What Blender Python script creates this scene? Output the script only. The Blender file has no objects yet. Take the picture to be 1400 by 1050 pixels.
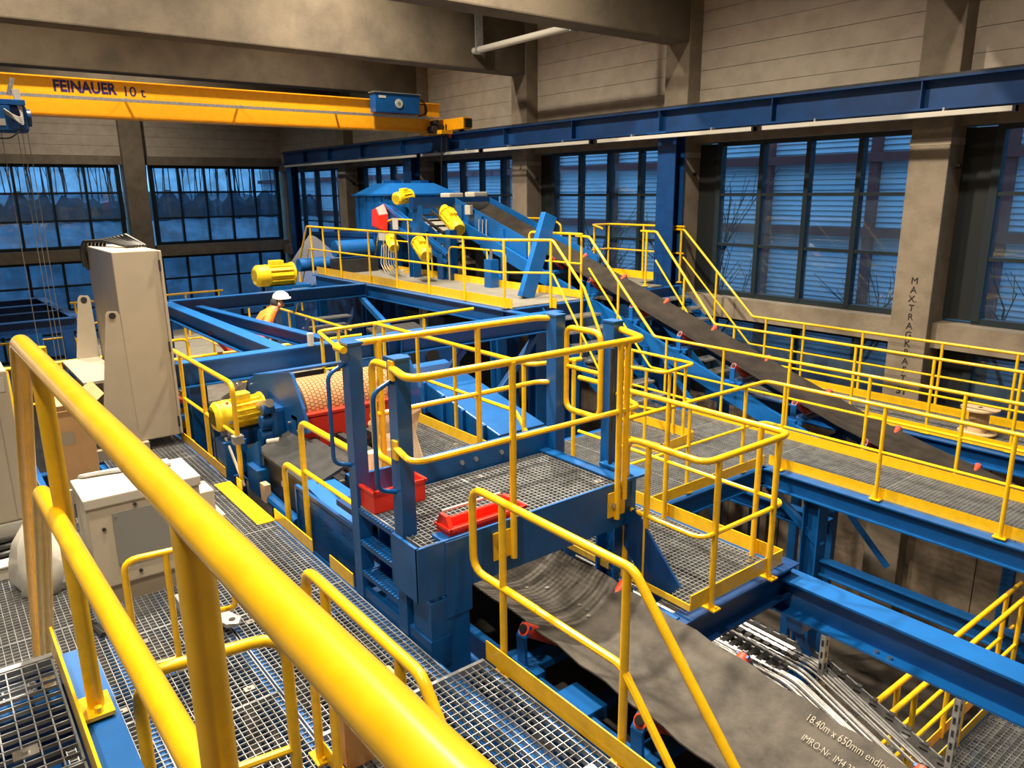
import bpy, bmesh, math, random
from mathutils import Vector, Matrix
random.seed(7)
scene = bpy.context.scene
COL = scene.collection

# ------------------------------------------------------------------ camera
# World: X runs along the long window wall, Y towards it, Z up; the camera is the origin (hall floor 7.6 m below it).
F_PX = 1034.02
YAW, PITCH, ROLL = 2.47904, 0.249793, -0.0100491
_f = Vector((math.cos(PITCH)*math.cos(YAW), math.cos(PITCH)*math.sin(YAW), -math.sin(PITCH)))
_r = Vector((math.sin(YAW), -math.cos(YAW), 0)); _u = _r.cross(_f)
C_R = _r*math.cos(ROLL) + _u*math.sin(ROLL)
C_U = _u*math.cos(ROLL) - _r*math.sin(ROLL)
C_F = _f
cam_d = bpy.data.cameras.new('camera'); cam = bpy.data.objects.new('camera', cam_d); COL.objects.link(cam)
cam_d.sensor_width = 36.0; cam_d.lens = F_PX/1400*36.0; cam_d.clip_start = 0.05; cam_d.clip_end = 400
cam.matrix_world = Matrix(((C_R.x, C_U.x, -C_F.x, 0), (C_R.y, C_U.y, -C_F.y, 0), (C_R.z, C_U.z, -C_F.z, 0), (0, 0, 0, 1)))
scene.camera = cam
vs = scene.view_settings
vs.view_transform = 'Standard'; vs.look = 'None'; vs.gamma = 1.0; vs.use_curve_mapping = False
vs.exposure = 0.20

# surveying helpers: the point of a sight line (photo pixel) on a known real plane of the building
def _ray(u, v): return C_R*((u-700)/F_PX) - C_U*((v-525)/F_PX) + C_F
def SZ(u, v, z): d = _ray(u, v); return d*(z/d.z)
def SY(u, v, y): d = _ray(u, v); return d*(y/d.y)
def SX(u, v, x): d = _ray(u, v); return d*(x/d.x)

# ------------------------------------------------------------------ world: blue dusk
w = bpy.data.worlds.new('dusk'); scene.world = w; w.use_nodes = True
nt = w.node_tree; bg = nt.nodes['Background']
bg.inputs['Color'].default_value = (0.13, 0.35, 0.62, 1); bg.inputs['Strength'].default_value = 2.35

# ------------------------------------------------------------------ high-bay lamps of the hall (above the frame)
def lamp(name, loc, power, size=0.16, color=(1.0, 0.86, 0.66)):
    d = bpy.data.lights.new(name, 'SPOT'); d.spot_size = math.radians(140); d.spot_blend = 1.0; d.shadow_soft_size = size
    d.energy = power*LAMP_GAIN; d.color = color
    o = bpy.data.objects.new(name, d); COL.objects.link(o); o.location = loc
    return o
LAMP_GAIN = 8.6
for i, (x, y, p) in enumerate([(-8.2, 1.8, 640), (-8.2, 6.6, 700), (-13.2, 1.8, 360), (-13.2, 7.0, 500),
                               (-17.0, 2.5, 260), (-17.0, 8.0, 260), (-23.3, 5.5, 260), (-28.6, 5.5, 120), (-4.4, 6.8, 330), (-4.4, 1.4, 300), (1.8, 4.6, 70), (-1.6, -1.6, 260)]):
    lamp('high_bay_lamp', (x, y, 5.9), p)

# ------------------------------------------------------------------ materials
MATS = {}
def mat(name, col, rough=0.5, metal=0.0, var=0.0, scale=8.0, bump=0.0, bscale=40.0, col2=None, spec=0.5, coat=0.0, detail=6):
    m = bpy.data.materials.new(name); m.use_nodes = True; MATS[name] = m
    nt = m.node_tree; b = nt.nodes['Principled BSDF']
    b.inputs['Base Color'].default_value = (*col, 1); b.inputs['Roughness'].default_value = rough
    b.inputs['Metallic'].default_value = metal; b.inputs['Specular IOR Level'].default_value = spec
    b.inputs['Coat Weight'].default_value = coat
    if var or col2 or bump:
        tc = nt.nodes.new('ShaderNodeTexCoord'); gm = nt.nodes.new('ShaderNodeNewGeometry')
    if var or col2:
        n = nt.nodes.new('ShaderNodeTexNoise'); n.inputs['Scale'].default_value = scale; n.inputs['Detail'].default_value = detail
        n.inputs['Roughness'].default_value = 0.62
        nt.links.new(gm.outputs['Position'], n.inputs['Vector'])
        r = nt.nodes.new('ShaderNodeValToRGB')
        c2 = col2 if col2 else tuple(c*(1-var) for c in col)
        c1 = col if col2 else tuple(min(1, c*(1+var*0.6)) for c in col)
        r.color_ramp.elements[0].position = 0.36; r.color_ramp.elements[0].color = (*c2, 1)
        r.color_ramp.elements[1].position = 0.62; r.color_ramp.elements[1].color = (*c1, 1)
        nt.links.new(n.outputs['Fac'], r.inputs['Fac']); nt.links.new(r.outputs['Color'], b.inputs['Base Color'])
    if bump:
        n2 = nt.nodes.new('ShaderNodeTexNoise'); n2.inputs['Scale'].default_value = bscale; n2.inputs['Detail'].default_value = 5
        nt.links.new(gm.outputs['Position'], n2.inputs['Vector'])
        bp = nt.nodes.new('ShaderNodeBump'); bp.inputs['Strength'].default_value = bump; bp.inputs['Distance'].default_value = 0.01
        nt.links.new(n2.outputs['Fac'], bp.inputs['Height']); nt.links.new(bp.outputs['Normal'], b.inputs['Normal'])
    return m
mat('yellow', (0.83, 0.49, 0.006), 0.32, var=0.10, scale=14, coat=0.3)
mat('yellow_motor', (0.86, 0.62, 0.015), 0.42, var=0.10, scale=20)
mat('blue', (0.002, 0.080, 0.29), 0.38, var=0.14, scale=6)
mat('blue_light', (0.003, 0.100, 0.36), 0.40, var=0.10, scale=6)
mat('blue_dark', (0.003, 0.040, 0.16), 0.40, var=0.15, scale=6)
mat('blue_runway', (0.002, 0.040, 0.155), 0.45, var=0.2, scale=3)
mat('belt_dark', (0.038, 0.031, 0.025), 0.8, col2=(0.022, 0.018, 0.015), scale=4, bump=0.2, bscale=60, spec=0.2)
mat('deck', (0.17, 0.16, 0.135), 0.7, var=0.12, scale=6)
mat('bank', (0.30, 0.36, 0.42), 0.95, var=0.3, scale=0.35)
mat('galv', (0.50, 0.52, 0.55), 0.42, 0.75, var=0.22, scale=18)
mat('grate', (0.33, 0.345, 0.36), 0.48, 0.5, var=0.25, scale=10)
mat('tray_metal', (0.50, 0.50, 0.50), 0.42, 0.75, var=0.2, scale=22)
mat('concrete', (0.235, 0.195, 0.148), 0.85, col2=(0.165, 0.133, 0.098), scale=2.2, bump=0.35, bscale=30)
mat('concrete_roof_dim', (0.120, 0.096, 0.068), 0.88, col2=(0.075, 0.059, 0.042), scale=1.1, bump=0.35, bscale=30)  # concrete copy darkened, dimming the lamplight on the roof beams through colour
mat('concrete_floor', (0.085, 0.070, 0.056), 0.8, col2=(0.045, 0.037, 0.030), scale=0.9, bump=0.2)
mat('concrete_panel', (0.27, 0.215, 0.155), 0.85, col2=(0.12, 0.09, 0.065), scale=1.3, bump=0.3)
mat('plank', (0.50, 0.44, 0.37), 0.8, col2=(0.41, 0.355, 0.295), scale=3, bump=0.25)
mat('reveal_shade', (0.003, 0.006, 0.008), 0.6)  # near-black colour paints the shade beside the columns onto the side panels
mat('frame_green', (0.006, 0.015, 0.022), 0.5)
mat('crane_orange', (0.95, 0.43, 0.008), 0.40, var=0.06)
mat('white_paint', (0.52, 0.50, 0.45), 0.45)
mat('beige', (0.44, 0.385, 0.30), 0.48, var=0.05, scale=3)
mat('beige_dark', (0.33, 0.28, 0.21), 0.55)
mat('grey_plate', (0.20, 0.20, 0.19), 0.5)
mat('belt', (0.082, 0.073, 0.063), 0.72, col2=(0.040, 0.036, 0.031), scale=5, bump=0.25, bscale=60, detail=9, spec=0.25)
mat('lagging', (0.42, 0.21, 0.085), 0.7)
mat('lag_gap', (0.14, 0.06, 0.025), 0.8)
mat('red_plastic', (0.78, 0.03, 0.012), 0.38)
mat('roller_red', (0.75, 0.075, 0.03), 0.42)
mat('black', (0.012, 0.012, 0.014), 0.5)
mat('dark_steel', (0.035, 0.037, 0.04), 0.5, 0.3, var=0.3)
mat('steel', (0.45, 0.44, 0.42), 0.35, 0.9)
mat('cardboard', (0.50, 0.30, 0.14), 0.8, var=0.08, scale=5)
mat('paper', (0.62, 0.44, 0.27), 0.75, var=0.1, scale=10)
mat('plastic_bag', (0.62, 0.60, 0.54), 0.35, var=0.1)
mat('hivis', (0.95, 0.20, 0.02), 0.7)
mat('reflective', (0.70, 0.68, 0.35), 0.4)
mat('skin', (0.55, 0.28, 0.18), 0.55)
mat('trousers', (0.05, 0.05, 0.06), 0.8)
mat('helmet', (0.80, 0.80, 0.78), 0.3)
mat('navy_text', (0.03, 0.015, 0.11), 0.5)
mat('dark_text', (0.012, 0.011, 0.010), 0.7)
mat('belt_text', (0.34, 0.31, 0.26), 0.7)
mat('cladding', (0.80, 0.84, 0.88), 0.55)
mat('red_steel', (0.28, 0.06, 0.05), 0.6)
mat('undergrowth', (0.055, 0.075, 0.10), 0.95, var=0.4, scale=1.2)
mat('bark', (0.02, 0.022, 0.025), 0.9)
mat('ground', (0.45, 0.46, 0.48), 0.95, var=0.3, scale=0.4)
mat('wood', (0.60, 0.42, 0.24), 0.7, var=0.15, scale=12)
mat('cable_grey', (0.42, 0.42, 0.40), 0.45)
mat('cable_black', (0.015, 0.015, 0.015), 0.45)
mat('pale', (0.44, 0.41, 0.35), 0.5)
def glass(name, tint, dirt, rough=0.03):
    m = bpy.data.materials.new(name); m.use_nodes = True; MATS[name] = m
    nt = m.node_tree; out = nt.nodes['Material Output']; nt.nodes.remove(nt.nodes['Principled BSDF'])
    tr = nt.nodes.new('ShaderNodeBsdfTransparent'); tr.inputs['Color'].default_value = (*tint, 1)
    gl = nt.nodes.new('ShaderNodeBsdfGlossy'); gl.inputs['Roughness'].default_value = rough; gl.inputs['Color'].default_value = (0.9, 0.95, 1, 1)
    df = nt.nodes.new('ShaderNodeBsdfDiffuse'); df.inputs['Color'].default_value = (0.16, 0.24, 0.30, 1)
    lw = nt.nodes.new('ShaderNodeLayerWeight'); lw.inputs['Blend'].default_value = 0.5
    pw = nt.nodes.new('ShaderNodeMath'); pw.operation = 'POWER'; pw.inputs[1].default_value = 5.0
    fr = nt.nodes.new('ShaderNodeMath'); fr.operation = 'MULTIPLY_ADD'; fr.inputs[1].default_value = 0.95; fr.inputs[2].default_value = 0.04
    nt.links.new(lw.outputs['Facing'], pw.inputs[0]); nt.links.new(pw.outputs[0], fr.inputs[0])
    n = nt.nodes.new('ShaderNodeTexNoise'); n.inputs['Scale'].default_value = 1.6; n.inputs['Detail'].default_value = 6
    g = nt.nodes.new('ShaderNodeNewGeometry'); nt.links.new(g.outputs['Position'], n.inputs['Vector'])
    mr = nt.nodes.new('ShaderNodeMapRange'); mr.inputs['From Min'].default_value = 0.4; mr.inputs['From Max'].default_value = 0.65
    mr.inputs['To Min'].default_value = dirt*0.4; mr.inputs['To Max'].default_value = dirt
    nt.links.new(n.outputs['Fac'], mr.inputs['Value'])
    m1 = nt.nodes.new('ShaderNodeMixShader'); m2 = nt.nodes.new('ShaderNodeMixShader')
    nt.links.new(mr.outputs['Result'], m1.inputs['Fac']); nt.links.new(tr.outputs[0], m1.inputs[1]); nt.links.new(df.outputs[0], m1.inputs[2])
    nt.links.new(fr.outputs[0], m2.inputs['Fac']); nt.links.new(m1.outputs[0], m2.inputs[1]); nt.links.new(gl.outputs[0], m2.inputs[2])
    nt.links.new(m2.outputs[0], out.inputs['Surface'])
glass('glass', (0.80, 0.88, 0.95), 0.10)
glass('glass_back', (0.70, 0.80, 0.88), 0.35)
glass('glass_low', (0.50, 0.62, 0.70), 0.35)

# ------------------------------------------------------------------ mesh helpers
WORLD = {}          # object -> world location; turned into local locations at the end
class MB:
    def __init__(s): s.v = []; s.f = []; s.mi = []; s.cur = 0
    def add(s, vs, fs):
        o = len(s.v); s.v += [tuple(p) for p in vs]; s.f += [tuple(i+o for i in f) for f in fs]; s.mi += [s.cur]*len(fs); return s
    def box(s, x0, x1, y0, y1, z0, z1):
        x0, x1 = min(x0, x1), max(x0, x1); y0, y1 = min(y0, y1), max(y0, y1); z0, z1 = min(z0, z1), max(z0, z1)
        return s.add([(x0,y0,z0),(x1,y0,z0),(x1,y1,z0),(x0,y1,z0),(x0,y0,z1),(x1,y0,z1),(x1,y1,z1),(x0,y1,z1)],
                     [(0,3,2,1),(4,5,6,7),(0,1,5,4),(1,2,6,5),(2,3,7,6),(3,0,4,7)])
    def frame(s, p, q, up=(0,0,1)):
        p = Vector(p); q = Vector(q); d = (q-p).normalized(); u = Vector(up)
        if abs(d.dot(u)) > 0.98: u = Vector((1,0,0)) if abs(d.x) < 0.9 else Vector((0,1,0))
        sd = d.cross(u).normalized(); u = sd.cross(d).normalized(); return p, q, d, sd, u
    def sweep(s, p, q, prof, up=(0,0,1)):        # closed profile of (side, up) points from p to q
        p, q, d, sd, u = s.frame(p, q, up); n = len(prof)
        vs = [p+sd*a+u*b for a, b in prof] + [q+sd*a+u*b for a, b in prof]
        fs = [(i, (i+1) % n, n+(i+1) % n, n+i) for i in range(n)] + [tuple(range(n-1,-1,-1)), tuple(range(n, 2*n))]
        return s.add(vs, fs)
    def bar(s, p, q, w, h, up=(0,0,1)):           # box beam centred on the line
        return s.sweep(p, q, [(-w/2,-h/2),(w/2,-h/2),(w/2,h/2),(-w/2,h/2)], up)
    def ibeam(s, p, q, h, b, tf=0.018, tw=0.012, up=(0,0,1)):   # the line is the top of the section
        for a in ((-b/2,b/2,-tf,0), (-b/2,b/2,-h,-h+tf), (-tw/2,tw/2,-h+tf,-tf)):
            s.sweep(p, q, [(a[0],a[2]),(a[1],a[2]),(a[1],a[3]),(a[0],a[3])], up)
        return s
    def channel(s, p, q, h, b, side=1, t=0.012, up=(0,0,1)):
        for a in ((-t/2,t/2,-h,0), (0,side*b,-t,0), (0,side*b,-h,-h+t)):
            x0, x1 = min(a[0],a[1]), max(a[0],a[1])
            s.sweep(p, q, [(x0,a[2]),(x1,a[2]),(x1,a[3]),(x0,a[3])], up)
        return s
    def cyl(s, p, q, r, n=14, r2=None):
        p, q, d, sd, u = s.frame(p, q); r2 = r if r2 is None else r2
        an = [2*math.pi*i/n for i in range(n)]
        vs = [p+(sd*math.cos(a)+u*math.sin(a))*r for a in an] + [q+(sd*math.cos(a)+u*math.sin(a))*r2 for a in an]
        return s.add(vs, [(i,(i+1)%n,n+(i+1)%n,n+i) for i in range(n)] + [tuple(range(n-1,-1,-1)), tuple(range(n,2*n))])
    def lathe(s, p, q, prof, n=18):               # prof: (t 0..1 along p-q, radius)
        p, q, d, sd, u = s.frame(p, q); vs = []; m = len(prof)
        for t, r in prof:
            c = p+(q-p)*t
            vs += [c+(sd*math.cos(2*math.pi*i/n)+u*math.sin(2*math.pi*i/n))*r for i in range(n)]
        fs = [(k*n+i, k*n+(i+1)%n, (k+1)*n+(i+1)%n, (k+1)*n+i) for k in range(m-1) for i in range(n)]
        return s.add(vs, fs+[tuple(range(n-1,-1,-1)), tuple(range((m-1)*n, m*n))])
    def tube(s, pts, r, n=10, fillet=0.0, arc=5):
        pts = [Vector(p) for p in pts]
        if fillet and len(pts) > 2:
            out = [pts[0]]
            for i in range(1, len(pts)-1):
                a, b, c = pts[i-1], pts[i], pts[i+1]
                d1 = (a-b); d2 = (c-b); l = min(d1.length, d2.length)*0.49
                d1.normalize(); d2.normalize(); ang = d1.angle(d2)
                if ang > 3.05: out.append(b); continue
                t = min(fillet/math.tan(ang/2), l); p1 = b+d1*t; p2 = b+d2*t
                for k in range(arc+1):
                    e = k/arc; out.append(p1*(1-e)**2 + b*2*e*(1-e) + p2*e*e)
            out.append(pts[-1]); pts = out
        d = (pts[1]-pts[0]).normalized(); u = Vector((0,0,1)) if abs(d.z) < 0.9 else Vector((1,0,0))
        u = (u-d*u.dot(d)).normalized(); vs = []; m = len(pts)
        for i, p in enumerate(pts):
            dn = (pts[min(i+1,m-1)]-pts[max(i-1,0)]).normalized()
            u = (u-dn*u.dot(dn)).normalized(); sd = dn.cross(u)
            vs += [p+(u*math.cos(2*math.pi*k/n)+sd*math.sin(2*math.pi*k/n))*r for k in range(n)]
        fs = [(k*n+i, k*n+(i+1)%n, (k+1)*n+(i+1)%n, (k+1)*n+i) for k in range(m-1) for i in range(n)]
        return s.add(vs, fs+[tuple(range(n-1,-1,-1)), tuple(range((m-1)*n, m*n))])
    def prism(s, poly, off):                      # polygon of 3D points extruded by a vector
        off = Vector(off); n = len(poly); a = [Vector(p) for p in poly]
        return s.add(a+[p+off for p in a], [tuple(range(n-1,-1,-1)), tuple(range(n,2*n))] + [(i,(i+1)%n,n+(i+1)%n,n+i) for i in range(n)])
    def loft(s, rings, closed=True):
        n = len(rings[0]); m = len(rings); vs = [p for r in rings for p in r]
        rg = range(n) if closed else range(n-1)
        fs = [(k*n+i, k*n+(i+1)%n, (k+1)*n+(i+1)%n, (k+1)*n+i) for k in range(m-1) for i in rg]
        if closed: fs += [tuple(range(n-1,-1,-1)), tuple(range((m-1)*n, m*n))]
        return s.add(vs, fs)
    def ball(s, c, rx, ry, rz, n=14, m=9, half=False):
        c = Vector(c); rings = []
        for k in range(m+1):
            a = (math.pi*(0.5 if half else 1.0))*k/m
            rr = max(math.sin(a), 0.02)
            rings.append([c+Vector((rx*rr*math.cos(2*math.pi*i/n), ry*rr*math.sin(2*math.pi*i/n), rz*math.cos(a))) for i in range(n)])
        return s.loft(rings)
    def build(s, name, m, parent=None, smooth=False, bevel=0.0, segs=2):
        me = bpy.data.meshes.new(name)
        xs = [p[0] for p in s.v]; ys = [p[1] for p in s.v]; zs = [p[2] for p in s.v]
        c = Vector(((min(xs)+max(xs))/2, (min(ys)+max(ys))/2, (min(zs)+max(zs))/2))
        me.from_pydata([(p[0]-c.x, p[1]-c.y, p[2]-c.z) for p in s.v], [], s.f)
        for mm in (m if isinstance(m, (list, tuple)) else [m]): me.materials.append(MATS[mm])
        me.polygons.foreach_set('material_index', s.mi)
        bm = bmesh.new(); bm.from_mesh(me)
        if bevel:
            ed = [e for e in bm.edges if len(e.link_faces) == 2 and e.calc_face_angle(0) > 0.5]
            bmesh.ops.bevel(bm, geom=ed, offset=bevel, segments=segs, affect='EDGES', profile=0.6)
        bmesh.ops.recalc_face_normals(bm, faces=bm.faces); bm.to_mesh(me); bm.free()
        if smooth:
            me.polygons.foreach_set('use_smooth', [True]*len(me.polygons))
            me.set_sharp_from_angle(angle=math.radians(38))
        me.update()
        return link(bpy.data.objects.new(name, me), c, parent)
def link(o, loc, parent=None):
    COL.objects.link(o); WORLD[o] = Vector(loc)
    if parent is not None: o.parent = parent
    return o
def tag(o, label=None, cat=None, group=None, kind=None):
    if label: o['label'] = label
    if cat: o['category'] = cat
    if group: o['group'] = group
    if kind: o['kind'] = kind
    return o
def thing(name, label=None, cat=None, group=None, kind=None):
    o = bpy.data.objects.new(name, None); o.empty_display_size = 0.1
    link(o, (0,0,0)); return tag(o, label, cat, group, kind)
def inst(src, name, loc, parent):               # another object on the same mesh
    return link(bpy.data.objects.new(name, src.data), loc, parent)
def finish():
    for o in list(WORLD):
        if o.type == 'EMPTY' and o.parent is None and o.children:
            lo = Vector((1e9,)*3); hi = Vector((-1e9,)*3)
            for ch in o.children_recursive:
                if ch.type != 'MESH': continue
                for b in ch.bound_box:
                    p = WORLD[ch]+Vector(b)
                    lo = Vector(map(min, lo, p)); hi = Vector(map(max, hi, p))
            WORLD[o] = Vector(((lo.x+hi.x)/2, (lo.y+hi.y)/2, lo.z))
    for o, wl in WORLD.items():
        o.location = wl-(WORLD[o.parent] if o.parent else Vector((0,0,0)))
def text(txt, size, loc, xdir, ydir, m, parent, name='lettering', align='LEFT', extrude=0.002, bold=0.0, space=1.0, width=None):
    cu = bpy.data.curves.new(name, 'FONT'); cu.body = txt; cu.size = size; cu.extrude = extrude; cu.align_x = align
    cu.offset = bold; cu.space_character = space; cu.resolution_u = 3
    o = bpy.data.objects.new(name, cu); COL.objects.link(o); bpy.context.view_layer.update()
    me = bpy.data.meshes.new_from_object(o.evaluated_get(bpy.context.evaluated_depsgraph_get()))
    COL.objects.unlink(o); bpy.data.objects.remove(o)
    if width:
        w_ = max(v.co.x for v in me.vertices)-min(v.co.x for v in me.vertices)
        for v in me.vertices: v.co.x *= width/w_
    X = Vector(xdir).normalized(); Yv = Vector(ydir).normalized(); Zv = X.cross(Yv)
    for vv in me.vertices: vv.co = X*vv.co.x+Yv*vv.co.y+Zv*vv.co.z
    me.materials.clear(); me.materials.append(MATS[m])
    return link(bpy.data.objects.new(name, me), loc, parent)

# ------------------------------------------------------------------ railing / grating builders
RT = 0.0242
def railing(label, tops, posts, mids=(), toes=(), group=None, name='guard_railing', r=RT, fillet=0.11, feet=True, n=10, cat='railing', rm=0.018, nm=8):
    t = thing(name, label, cat, group)
    for p in tops: MB().tube(p, r, n, fillet).build('top_rail', 'yellow', t, True)
    for p in mids: MB().tube(p, rm, nm, fillet).build('mid_rail', 'yellow', t, True)
    for p in posts:
        x, y, zb, zt = p
        o = MB().cyl((x,y,zb),(x,y,zt), r*0.94, n).build('post', 'yellow', t, True)
        if feet:
            b = MB().box(x-0.06,x+0.06,y-0.04,y+0.04,zb,zb+0.012)
            for sx in (-1,1): b.cyl((x+sx*0.042,y,zb+0.01),(x+sx*0.042,y,zb+0.03),0.011,6)
            b.build('foot_plate', 'yellow', o)
    for (p, q, h) in toes:
        p = Vector(p); q = Vector(q)
        MB().bar(p+Vector((0,0,h/2)), q+Vector((0,0,h/2)), 0.008, h).build('toe_board', 'yellow', t)
    return t
def down(pts, d): return [(p[0], p[1], p[2]-d) for p in pts]
def grating(t, x0, x1, y0, y1, z, dirx=True, pitch=0.034, depth=0.030, clip=True, m='grate'):
    mb = MB(); tb = 0.0018
    for a in (x0, x1): mb.box(a-0.003, a+0.003, y0, y1, z-depth, z)
    for a in (y0, y1): mb.box(x0, x1, a-0.003, a+0.003, z-depth, z)
    def strip(a0, a1, b0, b1, zt, zb):     # open strip: top and two sides
        mb.add([(a0,b0,zt),(a1,b0,zt),(a1,b1,zt),(a0,b1,zt),(a0,b0,zb),(a1,b0,zb),(a1,b1,zb),(a0,b1,zb)],
               [(0,1,2,3),(0,4,5,1),(2,6,7,3)] if (a1-a0) > (b1-b0) else [(0,1,2,3),(1,5,6,2),(3,7,4,0)])
    ny = max(2, round((y1-y0)/pitch)); nx = max(2, round((x1-x0)/pitch))
    dx, dy = (depth, 0.012) if dirx else (0.012, depth)
    for i in range(1, ny): y = y0+(y1-y0)*i/ny; strip(x0, x1, y-tb, y+tb, z, z-dx)
    for i in range(1, nx): x = x0+(x1-x0)*i/nx; strip(x-tb, x+tb, y0, y1, z, z-dy)
    o = mb.build('grating_panel', m, t)
    if clip:
        for (x, y) in ((x0+0.12, y0+0.12), (x1-0.12, y1-0.12)):
            MB().box(x-0.022,x+0.022,y-0.03,y+0.03,z,z+0.006).cyl((x,y,z+0.006),(x,y,z+0.014),0.011,6).build('grating_clip', 'steel', o)
    return o
# ================================================================== THE HALL
FLOOR = -7.6; CEIL = 6.6; XB = -32.5; YW = 13.1
COLX = [-0.4, -5.6, -10.65, -15.7, -20.8, -25.9]
tag(MB().box(XB-0.5, 6, -9, YW+0.6, FLOOR-0.3, FLOOR).build('floor', 'concrete_floor'), kind='structure')
tag(MB().box(XB-0.5, 6, -9, YW+0.6, CEIL, CEIL+0.25).build('ceiling', 'concrete'), kind='structure')
# --- right-hand wall: planks above, sill, concrete panels below
wr = thing('wall_right', kind='structure')
bays = [(COLX[i+1]+0.3, COLX[i]-0.3) for i in range(len(COLX)-1)] + [(XB, COLX[-1]-0.3)]
for (a, b) in bays:
    z = 1.20
    while z < CEIL-0.02:
        h = min(0.36, CEIL-z)
        MB().box(a, b, 12.92+random.uniform(0, 0.008), YW+0.3, z, z+h-0.008).build('plank', 'plank', wr)
        z += 0.36
    MB().box(a, b, 12.80, YW+0.3, 0.90, 1.195).build('lintel', 'concrete', wr)
    MB().box(a, b, 12.72, YW+0.3, -2.52, -2.12).build('sill_beam', 'concrete', wr)
for k in range(30):                                     # cast concrete panels of the lower wall
    x1 = 3.0-k*1.2; d = random.uniform(-0.015, 0.015)
    if x1-1.2 < XB: break
    MB().box(x1-1.19, x1-0.005, 12.85+d, YW+0.3, FLOOR, -4.30).build('concrete_panel', 'concrete_panel', wr)
MB().box(-0.1, 5, 12.92, YW+0.3, -4.3, CEIL).build('end_bay', 'plank', wr)
# --- columns of that wall
for i, x in enumerate(COLX):
    c = thing('column', kind='structure')
    MB().box(x-0.30, x+0.30, 12.55, YW+0.3, FLOOR, CEIL).build('shaft', 'concrete', c, bevel=0.02)
    MB().box(x-0.305, x+0.305, 12.545, YW, 0.62, 0.72).build('band', 'beige_dark', c)
    MB().cyl((x+0.29, 12.85, 0.30), (x+0.36, 12.85, 0.30), 0.035, 10).build('wall_socket', 'black', c)
    if i == 1:
        z = SY(1250, 388, 12.545).z; dz = (z-SY(1229, 520, 12.545).z)/11
        for ch in ['M','A','X.','T','R','A','G','K','R','A','F','T']:
            text(ch, 0.15, (x+0.02, 12.545, z), (1,0,0), (0,0,1), 'dark_text', c, align='CENTER', bold=0.0); z -= dz
        text('5T', 0.16, (x+0.02, 12.545, z-0.07), (1,0,0), (0,0,1), 'dark_text', c, align='CENTER', bold=0.004)
# --- windows: name, plane, extents, panes
WN = [0]
def window_y(x0, x1, z0, z1, nc, nr, gm, yy=YW):
    WN[0] += 1; t = thing('window_%d' % WN[0], kind='structure')
    w = 0.045
    for i in range(nc+1):
        x = x0+(x1-x0)*i/nc; e = 0.06 if i in (0, nc) else w
        MB().box(x-e, x+e, yy-0.10, yy+0.06, z0, z1).build('mullion', 'frame_green', t)
    for j in range(nr+1):
        z = z0+(z1-z0)*j/nr; e = 0.05 if j in (0, nr) else 0.028
        MB().box(x0-0.055, x1+0.055, yy-0.085, yy+0.05, z-e, z+e).build('transom', 'frame_green', t)
    src = None
    for i in range(nc):
        for j in range(nr):
            cx = x0+(x1-x0)*(i+0.5)/nc; cz = z0+(z1-z0)*(j+0.5)/nr
            if src is None: src = MB().box(cx-(x1-x0)/nc/2, cx+(x1-x0)/nc/2, yy-0.004, yy+0.004, cz-(z1-z0)/nr/2, cz+(z1-z0)/nr/2).build('pane', gm, t)
            else: inst(src, 'pane', (cx, yy, cz), t)
    MB().box(x0-0.5, x0-0.06, yy-0.06, yy+0.1, z0, z1).build('side_panel', 'reveal_shade', t)
def window_x(y0, y1, z0, z1, nc, nr, gm, xx=XB):
    WN[0] += 1; t = thing('window_%d' % WN[0], kind='structure')
    for i in range(nc+1):
        y = y0+(y1-y0)*i/nc; e = 0.08 if i in (0, nc) else 0.04
        MB().box(xx-0.06, xx+0.10, y-e, y+e, z0, z1).build('mullion', 'frame_green', t)
    for j in range(nr+1):
        z = z0+(z1-z0)*j/nr; e = 0.06 if j in (0, nr) else 0.035
        MB().box(xx-0.05, xx+0.085, y0-0.075, y1+0.075, z-e, z+e).build('transom', 'frame_green', t)
    src = None
    for i in range(nc):
        for j in range(nr):
            cy = y0+(y1-y0)*(i+0.5)/nc; cz = z0+(z1-z0)*(j+0.5)/nr
            if src is None: src = MB().box(xx-0.004, xx+0.004, cy-(y1-y0)/nc/2, cy+(y1-y0)/nc/2, cz-(z1-z0)/nr/2, cz+(z1-z0)/nr/2).build('pane', gm, t)
            else: inst(src, 'pane', (xx, cy, cz), t)
for (a, b) in bays:
    window_y(a+0.50, b-0.06, -2.07, 0.87, 4, 3, 'glass')
    window_y(a+0.50, b-0.06, -4.26, -2.57, 2, 1, 'glass_low')
# --- back wall
wb = thing('wall_back', kind='structure')
for (a, b) in ((-9, 6.72), (7.48, 13.1)):
    z = 1.42
    while z < CEIL:
        MB().box(XB-0.3, XB+0.12, a, b, z, min(z+0.352, CEIL)).build('plank', 'plank', wb); z += 0.36
    MB().box(XB-0.3, XB+0.22, a, b, 1.10, 1.41).build('lintel', 'concrete', wb)
    MB().box(XB-0.3, XB+0.25, a, b, -2.36, -1.95).build('sill_beam', 'concrete', wb)
MB().box(XB-0.3, XB+0.1, -9, YW, FLOOR, -6.0).build('base_wall', 'concrete_panel', wb)
for (a, b) in ((6.72, 7.48), (12.95, 13.4), (-0.1, 0.5)):
    c = thing('column', kind='structure')
    MB().box(XB-0.3, XB+0.45, a, b, FLOOR, CEIL).build('shaft', 'concrete', c, bevel=0.02)
window_x(7.72, 12.72, -1.88, 1.05, 5, 3, 'glass_back')
window_x(0.95, 6.55, -1.88, 1.05, 5, 3, 'glass_back')
window_x(7.72, 12.72, -5.9, -2.40, 5, 4, 'glass_low')
window_x(0.95, 6.55, -5.9, -2.40, 5, 4, 'glass_low')
tag(MB().box(XB, 6, -9.3, -9, FLOOR, CEIL).build('wall_left', 'plank'), kind='structure')
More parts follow.
